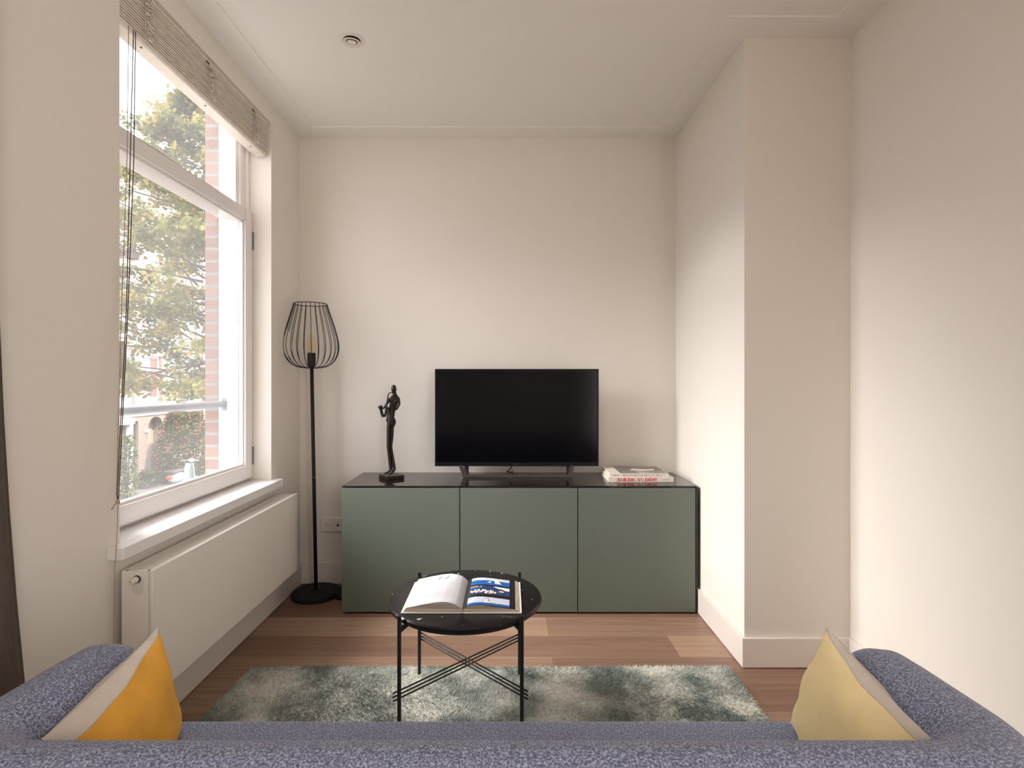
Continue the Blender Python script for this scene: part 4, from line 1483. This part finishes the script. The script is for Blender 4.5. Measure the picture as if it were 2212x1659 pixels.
# arched entrance door
for (y0, y1, z0_, z1_) in arches:
    d = MB().box(FX - 0.44, FX - 0.40, y0, y1, GZ, z1_).build('door', M['doorp'], bd)
    p = MB()
    p.box(FX - 0.40, FX - 0.39, y0 + 0.30, y0 + 0.50, GZ + 0.35 + 0.75, GZ + 2.1)
    p.box(FX - 0.40, FX - 0.39, y0 + 0.30, y0 + 0.50, GZ + 0.30, GZ + 0.85)
    p.build('door_pane', M['pane_far'], d)
    MB().box(FX - 0.40, FX - 0.37, y0, y1, GZ + 0.92, GZ + 1.04).build('door_rail', M['stone'], d)
# balconettes of the two lower rows
for z0_ in (0.31 - 0.45, 2.85 - 0.45):
    q = MB()
    q.box(FX, FX + 0.35, 22.85, 24.0, z0_ - 0.06, z0_)
    for zz in (z0_ + 0.75, z0_ + 0.55):
        q.tube([(FX, 22.9, zz), (FX + 0.32, 22.9, zz), (FX + 0.32, 23.95, zz), (FX, 23.95, zz)], 0.018, 6)
    for k in range(10):
        y = 22.9 + k * 1.05 / 9
        q.tube([(FX + 0.32, y, z0_), (FX + 0.32, y, z0_ + 0.75)], 0.010, 5)
    q.build('balcony_railing', M['steel'], bd)
MB().tube([(FX + 0.06, 25.55, GZ), (FX + 0.06, 25.55, TOP - 0.3)], 0.045, 8).build('downpipe', M['stone'], bd, smooth=True)
MB().box(FX - 0.165, FX - 0.15, 22.15, 22.50, 0.55, 2.05).build('red_curtain', M['flower'], bd)
# left ground-floor porch column
MB().box(FX + 0.12, FX + 0.27, 20.28, 20.46, GZ, -0.35).build('porch_column', M['white_out'], bd)
MB().box(FX, FX + 0.30, 18.8, 20.52, -0.40, -0.18).build('porch_lintel', M['white_out'], bd)
MB().box(FX - 0.13, FX - 0.10, 20.6, 21.12, GZ, -0.4).build('dark_door', M['dark'], bd)
rf = MB().prism([(FX + 0.15, TOP), (FX - 3.5, TOP + 2.0), (FX - 7, TOP)], 9, 42, 'y').build('roof', M['dark'], bd)


LEAF = [(0, 0), (0.44, 0.22), (0.46, 0.62), (0.15, 0.66), (0, 1.0), (-0.15, 0.66), (-0.46, 0.62), (-0.44, 0.22)]
OVAL = [(0, 0), (0.22, 0.3), (0.20, 0.65), (0, 1.0), (-0.20, 0.65), (-0.22, 0.3)]


def add_leaf(mb, p, size, rn, shape=LEAF, droop=0.5):
    a = rn.uniform(0, 2 * PI)
    d = Vector((math.cos(a), math.sin(a), rn.uniform(-droop - 0.5, 0.35))).normalized()
    n_ = Vector((rn.uniform(-1, 1), rn.uniform(-1, 1), rn.uniform(0.2, 1.6)))
    w = d.cross(n_)
    if w.length < 1e-3:
        return
    w.normalize()
    nn = w.cross(d)
    vs = [p + (w * u + d * v + nn * (0.10 * abs(u) - 0.12 * v * v)) * size for u, v in shape]
    mb.add(vs, [tuple(range(len(shape)))])


def tree(name, label, base, top, crown, nlimb, leaves, lsize, seed, group=None, trunk_r=0.14, zlow=0.8):
    rn = random.Random(seed)
    t = thing(name, label, 'tree', base, group)
    bx0, by0, bz0 = base
    tm_ = MB()
    pts = []
    for k in range(9):
        f = k / 8
        pts.append((bx0 + 0.15 * math.sin(f * 3), by0 + 0.12 * math.sin(f * 4 + 1), bz0 + (top - 0.4 - bz0) * f))
    tm_.tube(pts, [trunk_r * (1 - 0.85 * k / 8) for k in range(9)], 10)
    tm_.build('trunk', M['bark'], t, smooth=True)
    brm = MB()
    lf = MB()

    def rad(z):
        for (za, ra), (zb3, rb) in zip(crown, crown[1:]):
            if za <= z <= zb3:
                return ra + (rb - ra) * (z - za) / (zb3 - za)
        return crown[0][1] if z < crown[0][0] else 0.2
    per = max(1, leaves // nlimb)
    for i in range(nlimb):
        zs_ = zlow + (top - 0.3 - zlow) * ((i + rn.random()) / nlimb)
        a = i * 2.399 + rn.uniform(-.3, .3)
        L = rad(zs_) * rn.uniform(0.75, 1.08)
        rise = L * rn.uniform(-0.25, 0.55)
        lp_ = []
        sag = rn.uniform(0.05, 0.22)
        for k in range(7):
            f = k / 6
            wob = 0.10 * math.sin(f * 5 + i)
            lp_.append(Vector((bx0 + math.cos(a) * L * f - math.sin(a) * wob, by0 + math.sin(a) * L * f + math.cos(a) * wob, zs_ - 0.3 * L * .3 + rise * f - sag * f * f * L * .6)))
        brm.tube(lp_, [0.017 * (1 - 0.8 * k / 6) * (0.5 + L / 3) for k in range(7)], 6)
        for q in range(7):
            f = rn.uniform(0.25, 1.0)
            s0 = lp_[min(5, int(f * 6))].lerp(lp_[min(6, int(f * 6) + 1)], f * 6 % 1)
            a2 = a + rn.uniform(-1.3, 1.3)
            l2 = rn.uniform(0.25, 0.62) * (0.5 + L / 3)
            e0 = s0 + Vector((math.cos(a2) * l2, math.sin(a2) * l2, rn.uniform(-0.25, 0.15) * l2))
            m0 = (s0 + e0) / 2 + Vector((0, 0, 0.04))
            brm.tube([s0, m0, e0], [0.010, 0.007, 0.003], 5)
            for w_ in range(per // 7):
                f2 = rn.uniform(0.15, 1.1)
                c = s0.lerp(e0, f2) + Vector((rn.gauss(0, .07), rn.gauss(0, .07), rn.gauss(-0.02, .06)))
                add_leaf(lf, c, lsize * rn.uniform(0.6, 1.25), rn)
    brm.build('branches', M['bark'], t, smooth=True)
    lo = lf.build('foliage', M['leaf'], t, fix=False)
    lo['kind'] = 'stuff'
    return t


tree('street_tree', 'tall leafy street tree filling the window view', (-5.45, 10.0, GZ), 6.7,
     [(0.0, 1.3), (0.9, 1.9), (2.0, 2.6), (3.6, 2.7), (4.3, 2.2), (4.8, 1.35), (5.3, 0.95), (5.9, 0.62), (6.5, 0.28)], 96, 60000, 0.072, 11, zlow=1.0)
# small brown box hanging among the branches
NX, NY, NZ = -5.20, 7.73, 2.86
nb = thing('nesting_box', 'small brown box hanging among the tree branches behind the blind cords', 'bird box', (NX, NY, NZ))
MB().box(NX - 0.056, NX + 0.056, NY - 0.056, NY + 0.056, NZ, NZ + 0.10).build('box', M['nest'], nb, bevel=0.006)
MB().prism([(NX - 0.07, NZ + 0.10), (NX + 0.07, NZ + 0.10), (NX, NZ + 0.13)], NY - 0.07, NY + 0.07, 'y').build('lid', M['nest'], nb)
MB().tube([(NX, NY, NZ + 0.12), (NX - 0.02, NY + 0.10, NZ + 0.42), (NX - 0.03, NY + 0.35, NZ + 0.62)], 0.004, 5).build('hanging_wire', M['bark'], nb)


def shrub(name, label, base, w, h, nl, size, seed, m, flowers=0, pot=None, group=None):
    rn = random.Random(seed)
    t = thing(name, label, 'shrub', base, group)
    z_ = base[2]
    if pot:
        MB().prism([(base[0] - pot[0] / 2, base[1] - pot[1] / 2), (base[0] + pot[0] / 2, base[1] - pot[1] / 2), (base[0] + pot[0] / 2, base[1] + pot[1] / 2), (base[0] - pot[0] / 2, base[1] + pot[1] / 2)], z_, z_ + pot[2]).build('planter', M['dark'], t, bevel=0.01)
        z_ += pot[2]
    st_ = MB()
    lf = MB()
    fl = MB()
    for i in range(14):
        a = rn.uniform(0, 2 * PI)
        e = Vector((base[0] + math.cos(a) * w * rn.uniform(.1, .9), base[1] + math.sin(a) * w * rn.uniform(.1, .9), z_ + h * rn.uniform(.6, .95)))
        st_.tube([Vector((base[0], base[1], z_)), Vector((base[0], base[1], z_)).lerp(e, .5) + Vector((0, 0, h * .1)), e], [0.02, 0.014, 0.006], 5)
    for i in range(nl):
        a = rn.uniform(0, 2 * PI)
        f = rn.random()
        zz = rn.random()
        rad_ = w * (0.55 + 0.45 * math.sin(PI * min(1, zz * 0.85 + 0.15))) * math.sqrt(f)
        p = Vector((base[0] + math.cos(a) * rad_, base[1] + math.sin(a) * rad_, z_ + h * zz))
        add_leaf(lf, p, size * rn.uniform(.6, 1.3), rn, OVAL, 0.2)
    for i in range(flowers):
        a = rn.uniform(0, 2 * PI)
        zz = rn.uniform(0.15, 1)
        rad_ = w * (0.55 + 0.45 * math.sin(PI * min(1, zz * 0.85 + 0.15))) * rn.uniform(0.92, 1.06)
        fl.ball((base[0] + math.cos(a) * rad_, base[1] + math.sin(a) * rad_, z_ + h * zz), rn.uniform(.016, .034), 6, 4)
    st_.build('stems', M['bark'], t)
    o = lf.build('foliage', m, t, fix=False)
    o['kind'] = 'stuff'
    if flowers:
        o = fl.build('flowers', M['flower'], t)
        o['kind'] = 'stuff'
    return t


shrub('oleander_shrub', 'big rounded shrub with red flowers beside the arched doorway', (-12.75, 22.0, GZ), 0.98, 2.75, 11000, 0.12, 21, M['leaf2'], flowers=330)
shrub('potted_shrub', 'low green shrub in a dark planter left of the arched doorway', (-13.35, 20.75, GZ), 0.36, 0.42, 700, 0.12, 22, M['leaf2'], pot=(0.30, 0.75, 0.22))
shrub('climbing_shrub', 'tall thin yellow-green plant at the left edge of the window view', (-12.9, 18.9, GZ), 0.32, 2.1, 900, 0.13, 23, M['leaf2'])

# scooter parked below
sc_ = thing('motor_scooter', 'mint green motor scooter parked in the street', 'scooter', (-11.8, 20.3, GZ))
SXX = -11.8


def wheel(y):
    MB().lathe([(0.13, SXX - 0.04), (0.20, SXX - 0.05), (0.215, SXX), (0.20, SXX + 0.05), (0.13, SXX + 0.04)], (0, y, GZ + 0.215), 24, 'x').build('wheel', M['rubber'], sc_, smooth=True)


wheel(19.70)
wheel(20.98)
bd_ = MB()
bd_.grid(lambda u, v: (SXX + 0.20 * math.cos(2 * PI * u) * (math.sin(PI * v) ** .6), 19.42 + v * 0.85, GZ + 0.50 + 0.20 * math.sin(2 * PI * u) * (math.sin(PI * v) ** .6) + 0.06 * v), 16, 12)
bd_.box(SXX - 0.16, SXX + 0.16, 20.10, 20.72, GZ + 0.26, GZ + 0.33)
bd_.build('body', M['mint'], sc_, smooth=True, auto=0.7)
fs_ = MB()
fs_.grid(lambda u, v: (SXX + (u - .5) * 0.46 * (1 - 0.35 * v * v), 20.72 + 0.05 * v - 0.10 * (2 * u - 1) ** 2 + 0.0, GZ + 0.28 + 0.62 * v), 10, 8)
fso = fs_.build('leg_shield', M['mint'], sc_, smooth=True)
md = fso.modifiers.new('thickness', 'SOLIDIFY')
md.thickness = 0.03
MB().tube([(SXX, 20.98, GZ + 0.22), (SXX, 20.84, GZ + 0.62), (SXX, 20.76, GZ + 0.98)], 0.035, 8).build('fork', M['mint'], sc_, smooth=True)
MB().lathe([(0.03, GZ + 0.40), (0.11, GZ + 0.34), (0.13, GZ + 0.26)], (SXX, 20.98, 0), 16).build('mudguard', M['mint'], sc_, smooth=True)
hb_ = MB()
hb_.tube([(SXX - 0.34, 20.66, GZ + 1.0), (SXX - 0.1, 20.76, GZ + 1.0), (SXX + 0.1, 20.76, GZ + 1.0), (SXX + 0.34, 20.66, GZ + 1.0)], 0.022, 8)
hb_.ball((SXX, 20.80, GZ + 0.99), (0.12, 0.13, 0.09), 12, 8)
hb_.build('handlebar', M['mint'], sc_, smooth=True)
for s in (-1, 1):
    mr = MB()
    mr.tube([(SXX + s * 0.26, 20.70, GZ + 1.0), (SXX + s * 0.34, 20.72, GZ + 1.16)], 0.008, 6)
    mr.ball((SXX + s * 0.35, 20.72, GZ + 1.20), (0.06, 0.015, 0.04), 10, 6)
    mr.build('mirror', M['steel'], sc_, smooth=True)
MB().box(SXX - 0.13, SXX + 0.13, 19.50, 20.15, GZ + 0.70, GZ + 0.80).build('seat', M['dark'], sc_, bevel=0.03, smooth=True)
MB().ball((SXX, 19.44, GZ + 0.58), (0.13, 0.07, 0.08), 12, 8).build('tail_light', M['red'], sc_, smooth=True)
